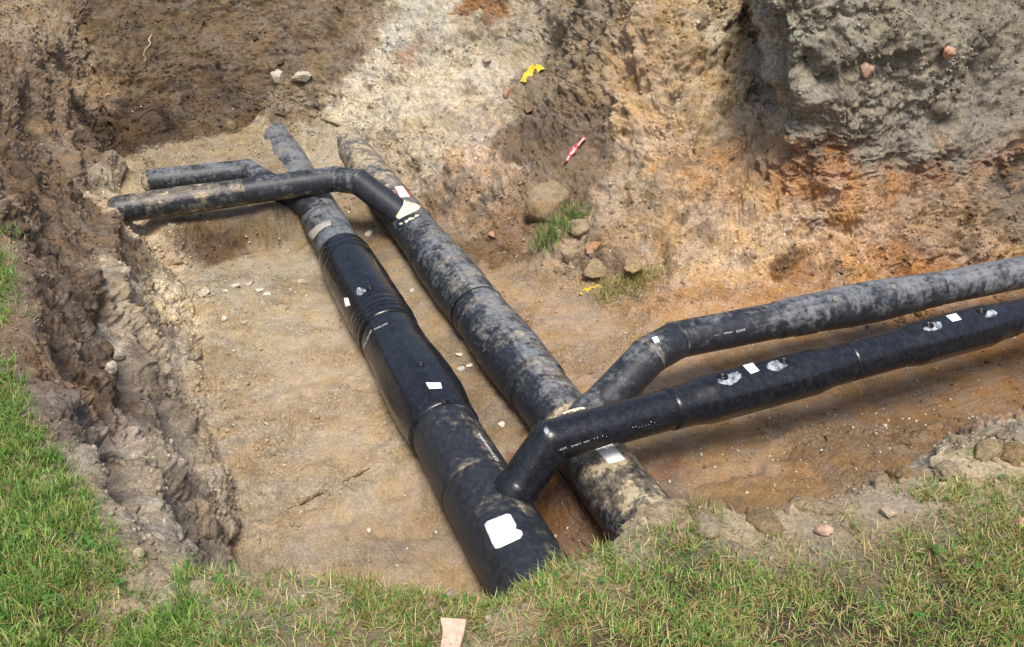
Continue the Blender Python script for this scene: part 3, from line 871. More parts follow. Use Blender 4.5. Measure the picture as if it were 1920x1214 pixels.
# --- left main pipe
ya = {k: yrow(k) for k in (480, 492, 520, 600, 612, 632, 655, 680, 790, 812, 925, 1000)}
def dA(s, tp, sd_):
    y = Y0 + s / SL
    if y > ya[492]: return (0.46 + 0.2 * tp, 0.10 if y < 8.6 else 0.22 + 0.1 * tp)
    if y > ya[812]: return (0.12, 0.0)
    return (-0.15 + 0.25 * max(tp, 0), (0.30 if 3.85 < y < 4.45 else .24) * max(0, tp) + (0.12 if sd_ > 0.3 else 0))
pr = prof((0, .222), (s_of(ya[925], Y0), .222), (s_of(ya[925], Y0) + .003, .217), (s_of(ya[925], Y0) + .018, .217), (s_of(ya[925], Y0) + .021, .221),
          (s_of(ya[812], Y0), .214), (s_of(ya[632], Y0), .205), (s_of(ya[492], Y0), .198), (s_of(YE, Y0), .195))
o = tube('main_pipe', [Apt(Y0), Apt(YE)], pr, M_PGREY, rootA, dA); reparent(o, rootA)
# --- sleeves on left main pipe
def sleeve(name, root, pt, ya_near, ya_far, rows, mat, dustf, label=None, nseg=96, facets=0, jit=0.0):
    o = tube(name, [pt(ya_near), pt(ya_far)], rows, mat, root, dustf, nseg, facets, jit=jit)
    reparent(o, root)
    if label: o['label'] = label
    return o
def Lr(a, b): return (b - a) * SL
LA = Lr(ya[812], ya[632] + 0.0)
def plain(d, m): return lambda s, tp, sd_: (d, m)
sl1 = sleeve('joint_sleeve', rootA, Apt, ya[812], ya[632], prof((0, .2145), (.006, .228), (.10, .232), (.22, .240, .6), (.35, .246, 1), (LA - .75, .246, 1), (LA - .55, .241, .6), (LA - .30, .226), (LA - .01, .222), (LA, .205)),
             M_PBLACK, plain(-.35, -.1), 'wide matt black sleeve with two round plugs and a white tag', facets=10, jit=0.004)
LB = Lr(ya[632], ya[480])
sl2 = sleeve('joint_sleeve', rootA, Apt, ya[632] - .01, ya[480], prof((0, .205), (.004, .228), (.05, .234), (.07, .229), (.11, .236), (.13, .231), (.16, .238), (.19, .232), (.23, .238), (.26, .234), (.34, .239), (.5, .240), (LB - .30, .236), (LB - .24, .228), (LB - .2, .234), (LB - .15, .228), (LB - .11, .231), (LB - .06, .224), (LB - .01, .222), (LB, .198)),
             M_PGLOSS, plain(-.6, -.2), 'glossy black shrink sleeve with ribbed ends, one plug and a small white tag', jit=0.003)
# --- right main pipe
yb = {k: yrow(k) for k in (330, 395, 420, 470, 480, 500, 560, 585, 600, 640, 690, 730, 745, 800, 960, 985)}
def dB(s, tp, sd_):
    y = Y0 + s / SL
    m = 0.14 + 0.18 * tp
    if y > 8.6: m = 0.40 + 0.14 * tp
    elif y > yb[420]: m = 0.34 + 0.12 * tp
    elif y < yb[800] and y > 3.2: m = 0.30 + 0.22 * tp
    if y < 3.45: m = 0.25
    d = 0.30 + 0.26 * tp - 0.1 * (sd_ < -0.4)
    if y < yb[800]: d = 0.25
    return (d, m)
def cr(y): return s_of(y, Y0)
pr = prof((0, .200), (cr(3.38), .200), (cr(3.40), .206), (cr(3.43), .206), (cr(3.45), .200), (cr(yb[690]), .200), (cr(yb[480]), .200), (cr(yb[395]), .202), (cr(YE), .200))
o = tube('main_pipe', [Bpt(Y0), Bpt(YE)], pr, M_PGREY, rootB, dB); reparent(o, rootB)
dmid = lambda s, tp, sd_: (0.26 + 0.34 * tp - 0.12 * (sd_ < -0.3), 0.16 + 0.20 * tp)
l1 = Lr(yb[730], yb[585])
sb1 = sleeve('joint_sleeve', rootB, Bpt, yb[730], yb[585], prof((0, .201), (.006, .213), (.07, .214), (.075, .209), (.12, .215), (.2, .217), (l1 * .4, .226), (l1 * .72, .224), (l1 - .14, .212), (l1 - .1, .216), (l1 - .01, .213), (l1, .203)),
             M_PGREY, dmid, 'dusty grey sleeve nearer the branch, one plug on top', jit=0.005)
l2 = Lr(yb[585], yb[470])
sb2 = sleeve('joint_sleeve', rootB, Bpt, yb[585] + .005, yb[470], prof((0, .2145), (.006, .220), (.10, .214), (.18, .219), (l2 * .45, .226), (l2 * .75, .222), (l2 - .2, .214), (l2 - .12, .210), (l2 - .11, .214), (l2 - .02, .208), (l2, .200)),
             M_PGREY, dmid, 'dusty grey sleeve farther up the pipe with a sandy plug', jit=0.005)

# --- black branch of the left pipeline
ZK = 0.62
E0 = P(1036, 832, ZK)
E1 = P(1150, 796, ZK); E2 = P(1880, 602, ZK)
dk = (E2 - E1).normalized()
E0 = E1 - dk * (E1 - E0).length
E3 = E1 + dk * 7.5
start = P(950, 945, .33); start = start - (E0 - start).normalized() * .12
def dK(s, tp, sd_): return (-0.55 + (0.25 if tp > .4 else 0), -.2)
segl = (E0 - start).length
tl = segl + (E3 - E0).length
def exit_s(a, b, ptf, rad):
    d = (b - a).normalized(); s_ = 0
    while s_ < 1.0:
        p_ = a + d * s_
        q_ = ptf(p_.y); v = p_ - q_; v -= DIRP * v.dot(DIRP)
        if v.length > rad: break
        s_ += .005
    return s_
xk = exit_s(start, E0, Apt, .222)
o = tube('branch_pipe', [start, E0, E3], prof((0, .126), (xk + .005, .125), (xk + .02, .121), (xk + .03, .1185), (segl - .004, .118), (segl, .121), (segl + .01, .116), (tl, .116)), M_PBLACK, rootA, dK); reparent(o, rootA)
o['label'] = 'clean black branch crossing over the muddy neighbour'
# saddle flange where it meets
def sK(px, py):
    """arc distance on black branch for image point"""
    q_ = P(px, py, ZK); return (q_ - E1).dot(dk)
def KP(s): return E1 + dk * s
def muff(root, PT, s0, s1, r0, rm, mat, dustf, label, facets=0, e=.10, nseg=96, jit=0.0006):
    l = s1 - s0
    rows = prof((0, r0), (.004, r0 + .006), (e, r0 + .008), (e + .12, rm, .45), (l - e - .12, rm, .45), (l - e, r0 + .008), (l - .004, r0 + .006), (l, r0))
    o = tube('joint_sleeve', [PT(s0), PT(s1)], rows, mat, root, dustf, nseg, facets, jit=jit)
    reparent(o, root); o['label'] = label
    return o
m1 = muff(rootA, KP, sK(1256, 772), sK(1588, 682), .117, .142, M_PBLACK, plain(-.5, -.2), 'faceted black branch sleeve nearer the bend, chalky glue round both plugs', 9, .14)
m2 = muff(rootA, KP, sK(1662, 660), sK(1893, 598), .117, .142, M_PBLACK, plain(-.5, -.2), 'faceted black branch sleeve near the right edge of the photo', 9, .12)
m3 = tube('shrink_band', [KP(sK(1583, 680)), KP(sK(1664, 655))], prof((0, .117), (.003, .124), (.3, .124)), M_PBLACK, rootA, plain(-.5, -.2)); reparent(m3, rootA)

# --- far left branch of the left pipeline
ZF = 0.50
F1_ = P(462, 322, ZF); F2_ = P(270, 342, ZF)
F3_ = P(284, 341, ZF)
fs = Vector((LPX(7.62) + .02, 7.62, .30))
def dF(s, tp, sd_): return (0.34 + .2 * tp if s > .9 else 0.15 + .3 * max(0, tp), 0.16)
sg = (F1_ - fs).length
o = tube('branch_pipe', [fs, F1_, F3_], prof((0, .118), (sg - .01, .118), (sg, .124), (sg + .012, .118), (sg + 3, .118)), M_PGREY, rootA, dF, cap=True); reparent(o, rootA)
o['label'] = 'pale grey branch stub behind the sandy branch, running into the soil'

# --- near left branch of the right pipeline
ZN = 0.57
n0 = Vector((RPX(7.48) + .02, 7.48, .27)); n1 = P(673, 342, ZN - .01); n2 = P(629, 336, ZN); n3 = P(455, 361, ZN); n4 = P(215, 393, ZN - .02)
dn = (n4 - n2).normalized()
n5 = P(222, 393, ZN - .02)
a1 = (n1 - n0).length; a2 = a1 + (n2 - n1).length
def dN(s, tp, sd_):
    if min(abs(s - a1), abs(s - a2)) < .010: return (.5, .42)
    if s < a1: return (0.0, 0.0 + 0.35 * (tp < -.5))
    if s < a2 + .85: return (0.30 + .1 * tp, 0.38 * sstep(-0.05, -0.5, tp) + 0.02)
    return (0.26, 0.30 + 0.12 * (tp > 0.4) + .1 * (tp < -.5))
o = tube('branch_pipe', [n0, n1, n2, n5], prof((0, .124), (a1 - .012, .122), (a1, .127), (a1 + .012, .120), (a2 - .01, .120), (a2, .125), (a2 + .01, .120),
         (a2 + .86, .120), (a2 + .87, .126), (a2 + .89, .126), (a2 + .90, .122), (a2 + 1.12, .124), (a2 + 1.4, .128), (a2 + 1.8, .120), (a2 + 4, .116)), M_PGREY, rootB, dN, jit=.002, cap=True)
reparent(o, rootB); o['label'] = 'sand-caked branch crossing over the left pipe into the left bank'

# --- grey branch of the right pipeline
ZG = 0.56
g0 = P(1100, 790, .34); g0 = g0 - (P(1216, 668, ZG) - g0).normalized() * .10; g1 = P(1216, 668, ZG); g2 = P(1268, 638, ZG); g3 = P(1500, 599, ZG); g4 = P(1880, 518, ZG)
dg = (g4 - g2).normalized()
g5 = g2 + dg * 8
xg = exit_s(g0, g1, Bpt, .205)
b1 = (g1 - g0).length; b2 = b1 + (g2 - g1).length
def dG(s, tp, sd_):
    r_ = s - b2
    m = 0.32 * sstep(-0.2, -0.8, tp)
    if min(abs(s - b1), abs(s - b2)) < .014: return (.5, .42)
    d_ = float(np.interp(r_, [0, .5, .85, 1.0], [.32, .34, .45, .62]))
    return (d_ - .14 + .24 * tp, m + (0.05 if r_ < .9 else 0.12 if r_ < 2.6 else 0.25))
o = tube('branch_pipe', [g0, g1, g2, g5], prof((0, .136), (xg + .01, .134), (xg + .03, .129), (xg + .045, .126), (b1 - .015, .126), (b1 - .004, .131), (b1 + .004, .122), (b1 + .02, .126), (b2 - .006, .125), (b2, .129), (b2 + .006, .122), (b2 + .02, .124), (b2 + 9, .122)), M_PGREY, rootB, dG, jit=.002)
reparent(o, rootB); o['label'] = 'grey dusty branch lying against the orange sand on the right'
def sG(px, py): return (P(px, py, ZG) - g2).dot(dg)
def GP(s): return g2 + dg * s
s0, s1 = sG(1462, 607), sG(1760, 545)
l = s1 - s0
o = tube('joint_sleeve', [GP(s0), GP(s1)], prof((0, .123), (.004, .130), (.13, .131), (.135, .137), (.28, .140), (.284, .134), (.42, .142), (.6, .150), (l - .55, .150), (l - .35, .142), (l - .3, .137), (l - .16, .136), (l - .155, .130), (l - .004, .129), (l, .122)),
         M_PGREY, rootB, lambda s, tp, sd_: (0.36 + .26 * tp, 0.12 + .08 * tp + .25 * (tp < -.6)), 96, jit=.003); reparent(o, rootB)
o['label'] = 'weathered grey branch sleeve with two sandy plugs'
gs1 = o

# pipes BVH for stickers and plugs
allv, allf = [], []
for vs_, fs_ in PIPE_BVH:
    b = len(allv); allv += vs_; allf += [[i + b for i in f] for f in fs_]
pb = BVHTree.FromPolygons(allv, allf)
def phit(px, py):
    d = ray(px, py).normalized()
    r = pb.ray_cast(ORG, d)
    if r[0] is None: return None, None
    n = r[1] if r[1].dot(d) < 0 else -r[1]
    return r[0], n

def sticker(name, corners, mat, root, n=10, off=0.0022, rnd=False):
    V_ = np.zeros((n + 1, n + 1, 3))
    for i in range(n + 1):
        for j in range(n + 1):
            a, b = i / n, j / n
            x = (1-a)*(1-b)*corners[0][0] + a*(1-b)*corners[1][0] + a*b*corners[2][0] + (1-a)*b*corners[3][0]
            y = (1-a)*(1-b)*corners[0][1] + a*(1-b)*corners[1][1] + a*b*corners[2][1] + (1-a)*b*corners[3][1]
            h, nn = phit(x, y)
            if h is None: return None
            V_[i, j] = h + nn * off
    me_ = mesh_np(name, V_.reshape(-1, 3), grid_faces(n + 1, n + 1))
    o = link(name, me_, mat)
    sm = o.modifiers.new('t', 'SOLIDIFY'); sm.thickness = 0.001; sm.offset = 0
    reparent(o, root)
    return o

def poly_sticker(name, outline, mat, root, off=0.0022, n=26):
    """conforming patch filling a 2-D outline (list of px points)"""
    xs = [p_[0] for p_ in outline]; ys = [p_[1] for p_ in outline]
    x0, x1, y0, y1 = min(xs), max(xs), min(ys), max(ys)
    def inside(x, y):
        c = False
        for (ax, ay), (bx, by) in zip(outline, outline[1:] + outline[:1]):
            if (ay > y) != (by > y) and x < (bx - ax) * (y - ay) / (by - ay) + ax: c = not c
        return c
    import bmesh
    bm = bmesh.new()
    vs_ = [bm.verts.new((a, b, 0)) for a, b in outline]
    bm.faces.new(vs_)
    for k in range(1, n):
        for co, no in (((x0 + (x1 - x0) * k / n, 0, 0), (1, 0, 0)), ((0, y0 + (y1 - y0) * k / n, 0), (0, 1, 0))):
            bmesh.ops.bisect_plane(bm, geom=bm.verts[:] + bm.edges[:] + bm.faces[:], plane_co=co, plane_no=no)
    miss = []
    ref = None
    for v in bm.verts:
        h, nn = phit(v.co.x, v.co.y)
        if h is None: miss.append(v); continue
        if ref is None:
            cxm, cym = (x0 + x1) / 2, (y0 + y1) / 2
            ref = phit(cxm, cym)[0] or h
        if (h - ref).length > .35: miss.append(v); continue
        v.co = h + nn * off
    bmesh.ops.delete(bm, geom=miss, context='VERTS')
    me_ = bpy.data.meshes.new(name); bm.to_mesh(me_); bm.free()
    o = link(name, me_, mat)
    sm = o.modifiers.new('t', 'SOLIDIFY'); sm.thickness = 0.001; sm.offset = 0
    reparent(o, root)
    return o

def lathe(name, rows, mat, c, n, parent, nseg=28):
    q_ = n.to_track_quat('Z', 'Y').to_matrix()
    V_ = []
    for (r, h) in rows:
        for k in range(nseg):
            a = 2 * math.pi * k / nseg
            V_.append(c + q_ @ Vector((r * math.cos(a), r * math.sin(a), h)))
    ns = len(rows)
    F_ = grid_faces(ns, nseg)
    i = np.arange(ns - 1)
    F_ = np.concatenate([F_, np.stack([i*nseg+nseg-1, (i+1)*nseg+nseg-1, (i+1)*nseg, i*nseg], -1)])
    me_ = mesh_np(name, np.array([v[:] for v in V_]), F_)
    me_.validate()
    o = link(name, me_, mat)
    reparent(o, parent)
    return o

def plug(px, py, root, mat=M_PLUG, r=.026):
    h, n = phit(px, py)
    if h is None: return
    h = h - n * .001
    s = r / .026
    o = lathe('vent_plug', [(.026*s, 0), (.0262*s, .006), (.024*s, .008), (.019*s, .008), (.018*s, .0035), (.012*s, .003), (.0115*s, .007), (.007*s, .007), (.006*s, .003), (.0004, .003)], mat, h, n, root)
    return o
for a in ((694, 541, sl2), (789, 684, sl1), (836, 758, sl1), (1355, 707, m1), (1470, 678, m1), (1741, 610, m2), (1840, 584, m2)): plug(*a, r=.033 if a[0] > 1000 else .028)
for a in ((868, 527, sb2), (960, 631, sb1), (1566, 561, gs1), (1674, 538, gs1)): plug(*a, M_PLUGD, .022)

def paper(name, out_, root, label=None, mat=M_WHITE):
    o = poly_sticker(name, out_, mat, root, n=10)
    if label: o['label'] = label
    return o
paper('label_tag', [(645, 559), (653, 559), (657, 573), (648, 576)], sl2, 'tiny white tag on the glossy sleeve')
paper('label_tag', [(798, 718), (826, 718), (829, 729), (805, 730)], sl1, 'white tag between the two plugs')
paper('label_tag', [(908, 985), (914, 978), (950, 964), (957, 965), (968, 985), (967, 992), (978, 996), (980, 1003), (976, 1010), (938, 1028), (930, 1030), (926, 1026)], rootA, 'large white sticker with a notched corner')
paper('label_tag', [(1392, 686), (1411, 681), (1424, 696), (1408, 702)], m1, 'white tag between the first two plugs of the black branch')
paper('label_tag', [(1773, 593), (1792, 588), (1803, 600), (1786, 604)], m2, 'white tag between the last two plugs of the black branch')
paper('label_tag', [(1116, 843), (1148, 832), (1172, 862), (1142, 870)], rootB, 'white rectangular sticker just below the black branch')
paper('label_tag', [(1222, 634), (1232, 631), (1237, 641), (1228, 645)], rootB, 'small white tag on the short elbow piece')
st_ = paper('label_tag', [(740, 351), (756, 349), (771, 369), (750, 371)], rootB, 'white label with red edges beside the tee')
poly_sticker('label_edge', [(737, 353), (740, 351), (751, 371), (746, 365)], M_RED, rootB, 0.0024, 4)
poly_sticker('label_edge', [(754, 349), (757, 349), (773, 370), (769, 370)], M_RED, rootB, 0.0036, 4)
M_BAND = flat_mat('tan_label', (0.36, 0.33, 0.28), 0.7, 0.15)
paper('label_tag', [(577, 440), (592, 424), (606, 417), (619, 414), (622, 422), (609, 427), (597, 436), (586, 452)], rootA, 'curved beige paper band on the weathered pipe', M_BAND)
# dried foam and chalk patches
M_FOAM = flat_mat('dried_foam', (0.66, 0.60, 0.44), 0.9, 0.2, 60, bump=0.6)
M_GLUE = None
def glue_mat():
    m, t, b = new_mat('chalky_glue')
    q = NT(t)
    geo = q.n('ShaderNodeNewGeometry').outputs['Position']
    f = q.ramp(q.noise(28, 6, 0.7, geo), 0.38, 0.60)
    q.l(q.mix(f, (0.05, 0.055, 0.065), (0.36, 0.40, 0.43)), b.inputs['Base Color'])
    b.inputs['Roughness'].default_value = 0.6
    return m
M_GLUE = glue_mat()
def blob_outline(cx_, cy_, rx, ry, n=22, rough=.16, rot=0):
    o_ = []
    ph = random.random() * 10
    for k in range(n):
        a = 2 * math.pi * k / n
        r = 1 + rough * (math.sin(3 * a + ph) * .5 + math.sin(5 * a + 2 * ph) * .35 + random.uniform(-.5, .5))
        x, y = rx * r * math.cos(a), ry * r * math.sin(a)
        o_.append((cx_ + x * math.cos(rot) - y * math.sin(rot), cy_ + x * math.sin(rot) + y * math.cos(rot)))
    return o_
for (x, y, rx, ry, mm_) in ((1368, 711, 23, 11, m1), (1458, 685, 22, 10, m1), (1750, 613, 17, 8, m2), (1857, 589, 12, 7, m2)):
    poly_sticker('glue_smear', blob_outline(x, y, rx, ry, rot=-.25), M_GLUE, mm_, .0012, 12)
poly_sticker('glue_smear', blob_outline(675, 547, 9, 7, rough=.35), M_GLUE, sl2, .0012, 8)
poly_sticker('foam_patch', [(742, 407), (756, 385), (757, 376), (768, 379), (778, 382), (790, 388), (784, 395), (772, 400), (758, 407), (748, 413)], M_FOAM, rootB, .004, 10)
poly_sticker('foam_patch', [(1050, 781), (1058, 772), (1090, 764), (1098, 766), (1092, 772), (1060, 782)], M_FOAM, rootB, .004, 8)
for (x, y, rx, ry) in ((770, 411, 7, 2.5), (762, 416, 4, 3), (782, 405, 5, 2), (752, 420, 4, 2)):
    poly_sticker('foam_patch', blob_outline(x, y, rx, ry, 10, .3, -.3), M_FOAM, rootB, .003, 4)
poly_sticker('foam_patch', [(1019, 806), (1024, 798), (1032, 812), (1024, 818)], M_GLUE, rootA, .0015, 4)

# printed marks on the pipes (worn, mostly unreadable in the photo)
def print_text(txt, a, b, height, mat, root, name='printed_marking', off=.0016):
    cu = bpy.data.curves.new('t', 'FONT'); cu.body = txt; cu.size = 1.0; cu.resolution_u = 2
    ob = bpy.data.objects.new('t', cu); COL.objects.link(ob)
    dg_ = bpy.context.evaluated_depsgraph_get()
    me_ = bpy.data.meshes.new_from_object(ob.evaluated_get(dg_))
    bpy.data.objects.remove(ob)
    n = len(me_.vertices); co = np.empty(n * 3); me_.vertices.foreach_get('co', co); co = co.reshape(-1, 3)
    wdt = co[:, 0].max()
    ax, ay = b[0] - a[0], b[1] - a[1]
    L_ = math.hypot(ax, ay); ux, uy = ax / L_, ay / L_
    nx, ny = uy, -ux
    for k in range(n):
        s = co[k, 0] / wdt * L_; t_ = co[k, 1] * height
        h, nn = phit(a[0] + ux * s + nx * t_, a[1] + uy * s + ny * t_)
        if h is not None: co[k] = h + nn * off
    me_.vertices.foreach_set('co', co.ravel()); me_.update()
    o = link(name, me_, mat, smooth=False)
    reparent(o, root)
    return o
print_text('I HUPE', (1048, 846), (1063, 841), 5.0, M_PRINT, rootA)
print_text('2W8517   0034', (1071, 839), (1105, 828), 4.6, M_PRINT, rootA)
print_text("' '  ' .", (1114, 827), (1138, 819), 7, M_WHITE, rootA)
print_text("' ' . . . . ' .", (1187, 806), (1228, 793), 7, M_WHITE, rootA)
print_text('~~', (1338, 632), (1348, 629), 5, M_PRINT, rootB)
print_text('0800000', (1357, 627), (1373, 624), 4, M_PRINT, rootB)
print_text('E3003', (1381, 624), (1397, 620), 6, M_PRINT, rootB)
print_text('zwnwmozo', (895, 814), (931, 866), 9, M_CHALK, rootA, 'chalk_marking')
print_text('300000 000 0 000', (682, 655), (698, 620), 4.5, M_PRINT, rootA)
print_text('00000 LAN', (702, 620), (727, 608), 4.5, M_PRINT, rootA)

# ------------------------------------------------------------------ loose things
def rock(name, px, py, size, mat, label, cat, group=None, squash=.7, ang=True, col_=None, seed=0, rot=None, sink=.2, at=None):
    Vt, Ft = ico(4)
    r_ = np.random.default_rng(seed + 100)
    v = Vt * (1 + 0.28 * perlin(Vt * 1.0 + seed * 3.1) + 0.16 * perlin(Vt * 2.3 + seed))[:, None]
    if ang:
        for c in range(11):
            d = r_.normal(size=3); d /= np.linalg.norm(d)
            v = v - np.maximum(v @ d - r_.uniform(.55, .8), 0)[:, None] * d * 0.93
    v = v * (1 + 0.10 * perlin(Vt * 5 + seed) + (0.10 if mat is M_SOIL else .03) * (.4 - worley(Vt, 3.2, seed)) + 0.04 * perlin(Vt * 14 + seed))[:, None]
    sx, sy, sz_ = size
    v = v * np.array([sx, sy, sz_])
    a = rot if rot is not None else r_.uniform(0, 6.28)
    R = np.array([[math.cos(a), -math.sin(a), 0], [math.sin(a), math.cos(a), 0], [0, 0, 1]])
    v = v @ R.T
    if name == 'soil_clod': v = v * (1 + .25 * perlin(v * 14 + seed))[:, None]
    h, n = at if at else hit(px, py)
    q_ = n.to_track_quat('Z', 'Y').to_matrix() if n.z > .6 else Matrix.Identity(3)
    me_ = mesh_np(name, v @ np.array(q_).T, Ft, None if col_ is None else np.tile(lin(col_) * ALB, (len(v), 1)))
    o = link(name, me_, mat)
    o.location = h + n * (sz_ * (1 - 2 * sink) * .8)
    setp(o, label, cat, group)
    return o

G1 = 'pale stones on the pit floor'
for k, (px, py, s, lb) in enumerate([
    (382, 551, (.075, .045, .025), 'flat beige stone nearest the left bank in the row of pale stones'),
    (440, 537, (.065, .03, .016), 'elongated white flake tilted upward in the row of pale stones'),
    (424, 546, (.03, .02, .012), 'small cream chip below the elongated white flake'),
    (467, 534, (.055, .035, .02), 'mottled cream stone right of the elongated white flake'),
    (488, 546, (.05, .035, .018), 'white flat stone touching the brightest white one at its right'),
    (503, 552, (.045, .04, .02), 'brightest white stone in the middle of the row'),
    (547, 545, (.03, .022, .02), 'rounded cream pebble in the gap before the left pipe'),
    (567, 528, (.05, .04, .018), 'mottled pale stone closest to the grey left pipe'),
    (421, 599, (.03, .025, .015), 'pale chip alone on the sand below the stone row'),
    (459, 607, (.028, .03, .02), 'small grey white pebble on bare sand below the stone row'),
]):
    rock('stone', px, py, s, M_CHIP if k in (1, 2, 4, 5, 8) else M_STONE, lb, 'stone', G1, seed=k)
rock('stone', 218, 672, (.06, .05, .04), M_STONE, 'cream stone wedged in the dark left bank', 'stone', seed=21)
rock('stone', 205, 698, (.05, .035, .05), M_STONE, 'grey stone just under the cream one in the left bank', 'stone', seed=22)
rock('stone', 318, 830, (.022, .022, .018), M_CHIP, 'small round white pebble on the broken soil of the left bank', 'stone', seed=23)
rock('stone', 570, 146, (.15, .085, .07), M_STONE, 'angular beige rock on the far slope, right of the rounder one', 'rock', seed=24, rot=.2)
rock('stone', 525, 150, (.10, .09, .10), M_STONE, 'rounded pale rock on the far slope, left of the angular one', 'rock', seed=25)
rock('stone', 435, 238, (.07, .06, .08), M_SOIL, 'brown lump on the sand below the far dark bank', 'rock', seed=26, col_=(150, 130, 100))
rock('soil_boulder', 1042, 378, (.25, .20, .26), M_SOIL, 'large block of caked soil on the slope above the green grass tuft', 'soil block', seed=31, col_=(168, 146, 116), sink=.3, rot=.3)
GC = 'lumps of clay at the foot of the slope'
for k, (px, py, s, lb) in enumerate([
    (1066, 478, (.075, .07, .09), 'upright angular clay lump under the green grass tuft'),
    (1052, 509, (.07, .055, .045), 'flat clay lump below the upright angular one'),
    (1112, 470, (.10, .08, .07), 'reddish crumbly clay lump right of the upright angular one'),
    (1120, 505, (.16, .12, .08), 'broad clay lump directly above the yellow scrap'),
    (1185, 500, (.11, .09, .09), 'rounded dark clay lump above the uprooted grass sod'),
    (1085, 430, (.11, .08, .07), 'grey clay lump beside the green grass tuft'),
    (1072, 522, (.03, .03, .03), 'smallest clay lump in the cluster by the yellow scrap')]):
    rock('clay_lump', px, py, s, M_SOIL, lb, 'clay lump', GC, seed=40 + k, col_=(172, 152, 122) if k != 2 else (182, 140, 102))
GP_ = 'pale debris between the two pipes'
for k, (px, py, s) in enumerate([(862, 665, (.03, .03, .012)), (865, 692, (.05, .03, .015)), (880, 686, (.035, .02, .012)), (693, 440, (.05, .05, .03)), (940, 797, (.03, .03, .015)), (692, 996, (.02, .014, .01)), (773, 546, (.03, .02, .015))]):
    rock('stone', px, py, s, M_CHIP if k != 3 else M_STONE, ['pale flake tight against the right pipe, highest of the pair', 'larger pale flake near the right pipe foot', 'thin pale flake between the pipes', 'cream lump in the narrow gap between the pipes near the branch',
         'pale stone between the pipes close to the black branch', 'small white chip on the sand left of the large sticker', 'brownish pebble between the pipes beside the glossy sleeve'][k], 'stone', None, seed=60 + k)

GR = 'soil clods along the right rim'
for k, (px, py, s_, lb) in enumerate([
    (1345, 948, (.085, .05, .045), 'large rounded soil clod on the rim right behind the straw tuft'),
    (1322, 985, (.06, .045, .04), 'dark crumbly clod in the shade in front of the large rounded one'),
    (1290, 985, (.05, .04, .035), 'brown clod below the orange tile splinter'),
    (1432, 978, (.075, .05, .03), 'flat pale clod halfway between the large rounded one and the pink pebble'),
    (1520, 950, (.085, .04, .035), 'long beige clod at the drop of the rim above the pink pebble'),
    (1650, 908, (.055, .03, .025), 'long pale clod above the mottled brown stone'),
    (1710, 895, (.08, .05, .05), 'big pale lump where the right rim turns upward'),
    (1775, 885, (.06, .045, .035), 'greyish lump on the rim right of the big pale lump'),
    (1850, 850, (.09, .06, .05), 'largest soil lump near the right edge of the photo'),
    (1900, 855, (.06, .05, .04), 'rightmost soil lump on the rim'),
    (1225, 980, (.05, .04, .03), 'clod of matted soil beside the end of the muddy pipe')]):
    rock('soil_clod', px, py, s_, M_SOIL, lb, 'soil clod', GR, seed=120 + k, col_=(166, 148, 120) if k % 3 else (150, 130, 102), ang=(k % 2 == 0), sink=.52)

def shard(name, px, py, w_, h_, t_, mat, label, cat, rot=0, tilt=None, pts2=None, group=None, lift=0.3):
    import bmesh
    bm = bmesh.new()
    r_ = random.Random(px)
    o2 = pts2 or [(-.5, -.45), (-.1, -.55), (.45, -.4), (.5, .3), (.2, .5), (-.4, .48)]
    vs_ = [bm.verts.new((a * w_, b * h_, 0)) for a, b in o2]
    f = bm.faces.new(vs_)
    e = bmesh.ops.extrude_face_region(bm, geom=[f])
    for v in e['geom']:
        if isinstance(v, bmesh.types.BMVert): v.co.z += t_; v.co.x *= .96; v.co.y *= .96
    bmesh.ops.bevel(bm, geom=bm.edges[:], offset=min(w_, h_, t_) * .14, segments=2, affect='EDGES')
    bmesh.ops.recalc_face_normals(bm, faces=bm.faces[:])
    me_ = bpy.data.meshes.new(name); bm.to_mesh(me_); bm.free()
    o = link(name, me_, mat, smooth=False)
    h, n = hit(px, py)
    nn = (n + Vector((0, 0, 1.2)) + Vector(tilt or (0, 0, 0))).normalized()
    o.rotation_mode = 'QUATERNION'
    from mathutils import Quaternion
    o.rotation_quaternion = nn.to_track_quat('Z', 'Y') @ Quaternion((0, 0, 1), rot)
    o.location = h + nn * (t_ * lift)
    setp(o, label, cat, group)
    return o
shard('clay_tile', 848, 1196, .075, .085, .012, M_TILE, 'flat beige pink tile fragment lying in the grass at the bottom edge', 'tile shard', .1, (0, -.5, 0), [(-.45, .5), (.5, .45), (.42, -.1), (.3, -.6), (-.35, -.6), (-.3, 0)], lift=1.5)
rock('brick_fragment', 1546, 1001, (.020, .028, .016), M_PINK, 'rounded pink brick pebble at the grassy rim', 'brick fragment', seed=71, ang=False, rot=.3, sink=0)
rock('brick_fragment', 1665, 964, (.028, .028, .014), M_BRST, 'mottled brown stone in the grass right of the pink brick pebble', 'stone', seed=72, sink=.0)
rock('brick_fragment', 1912, 986, (.022, .025, .018), M_BRICK, 'red brick fragment in the grass at the right edge', 'brick fragment', seed=73, sink=0)
shard('brick_fragment', 1315, 968, .045, .018, .012, M_TILE, 'small orange tile splinter on the soil rim near the muddy pipe', 'tile shard', .15, lift=1)
rock('brick_fragment', 1625, 130, (.07, .05, .07), M_PINK, 'pink brick chunk stuck in the grey soil of the right bank', 'brick fragment', seed=74, sink=.4)
rock('brick_fragment', 1778, 96, (.07, .05, .06), M_BRICK, 'rust coloured brick chunk high in the right bank', 'brick fragment', seed=75, sink=.35)
rock('brick_fragment', 951, 174, (.06, .04, .07), M_BRICK, 'dull red brick chip on the slope left of the yellow scrap', 'brick fragment', seed=76, sink=.3)
rock('brick_fragment', 913, 112, (.07, .05, .04), M_BRST, 'dark flat stone high on the sandy slope', 'stone', seed=77, sink=.3)
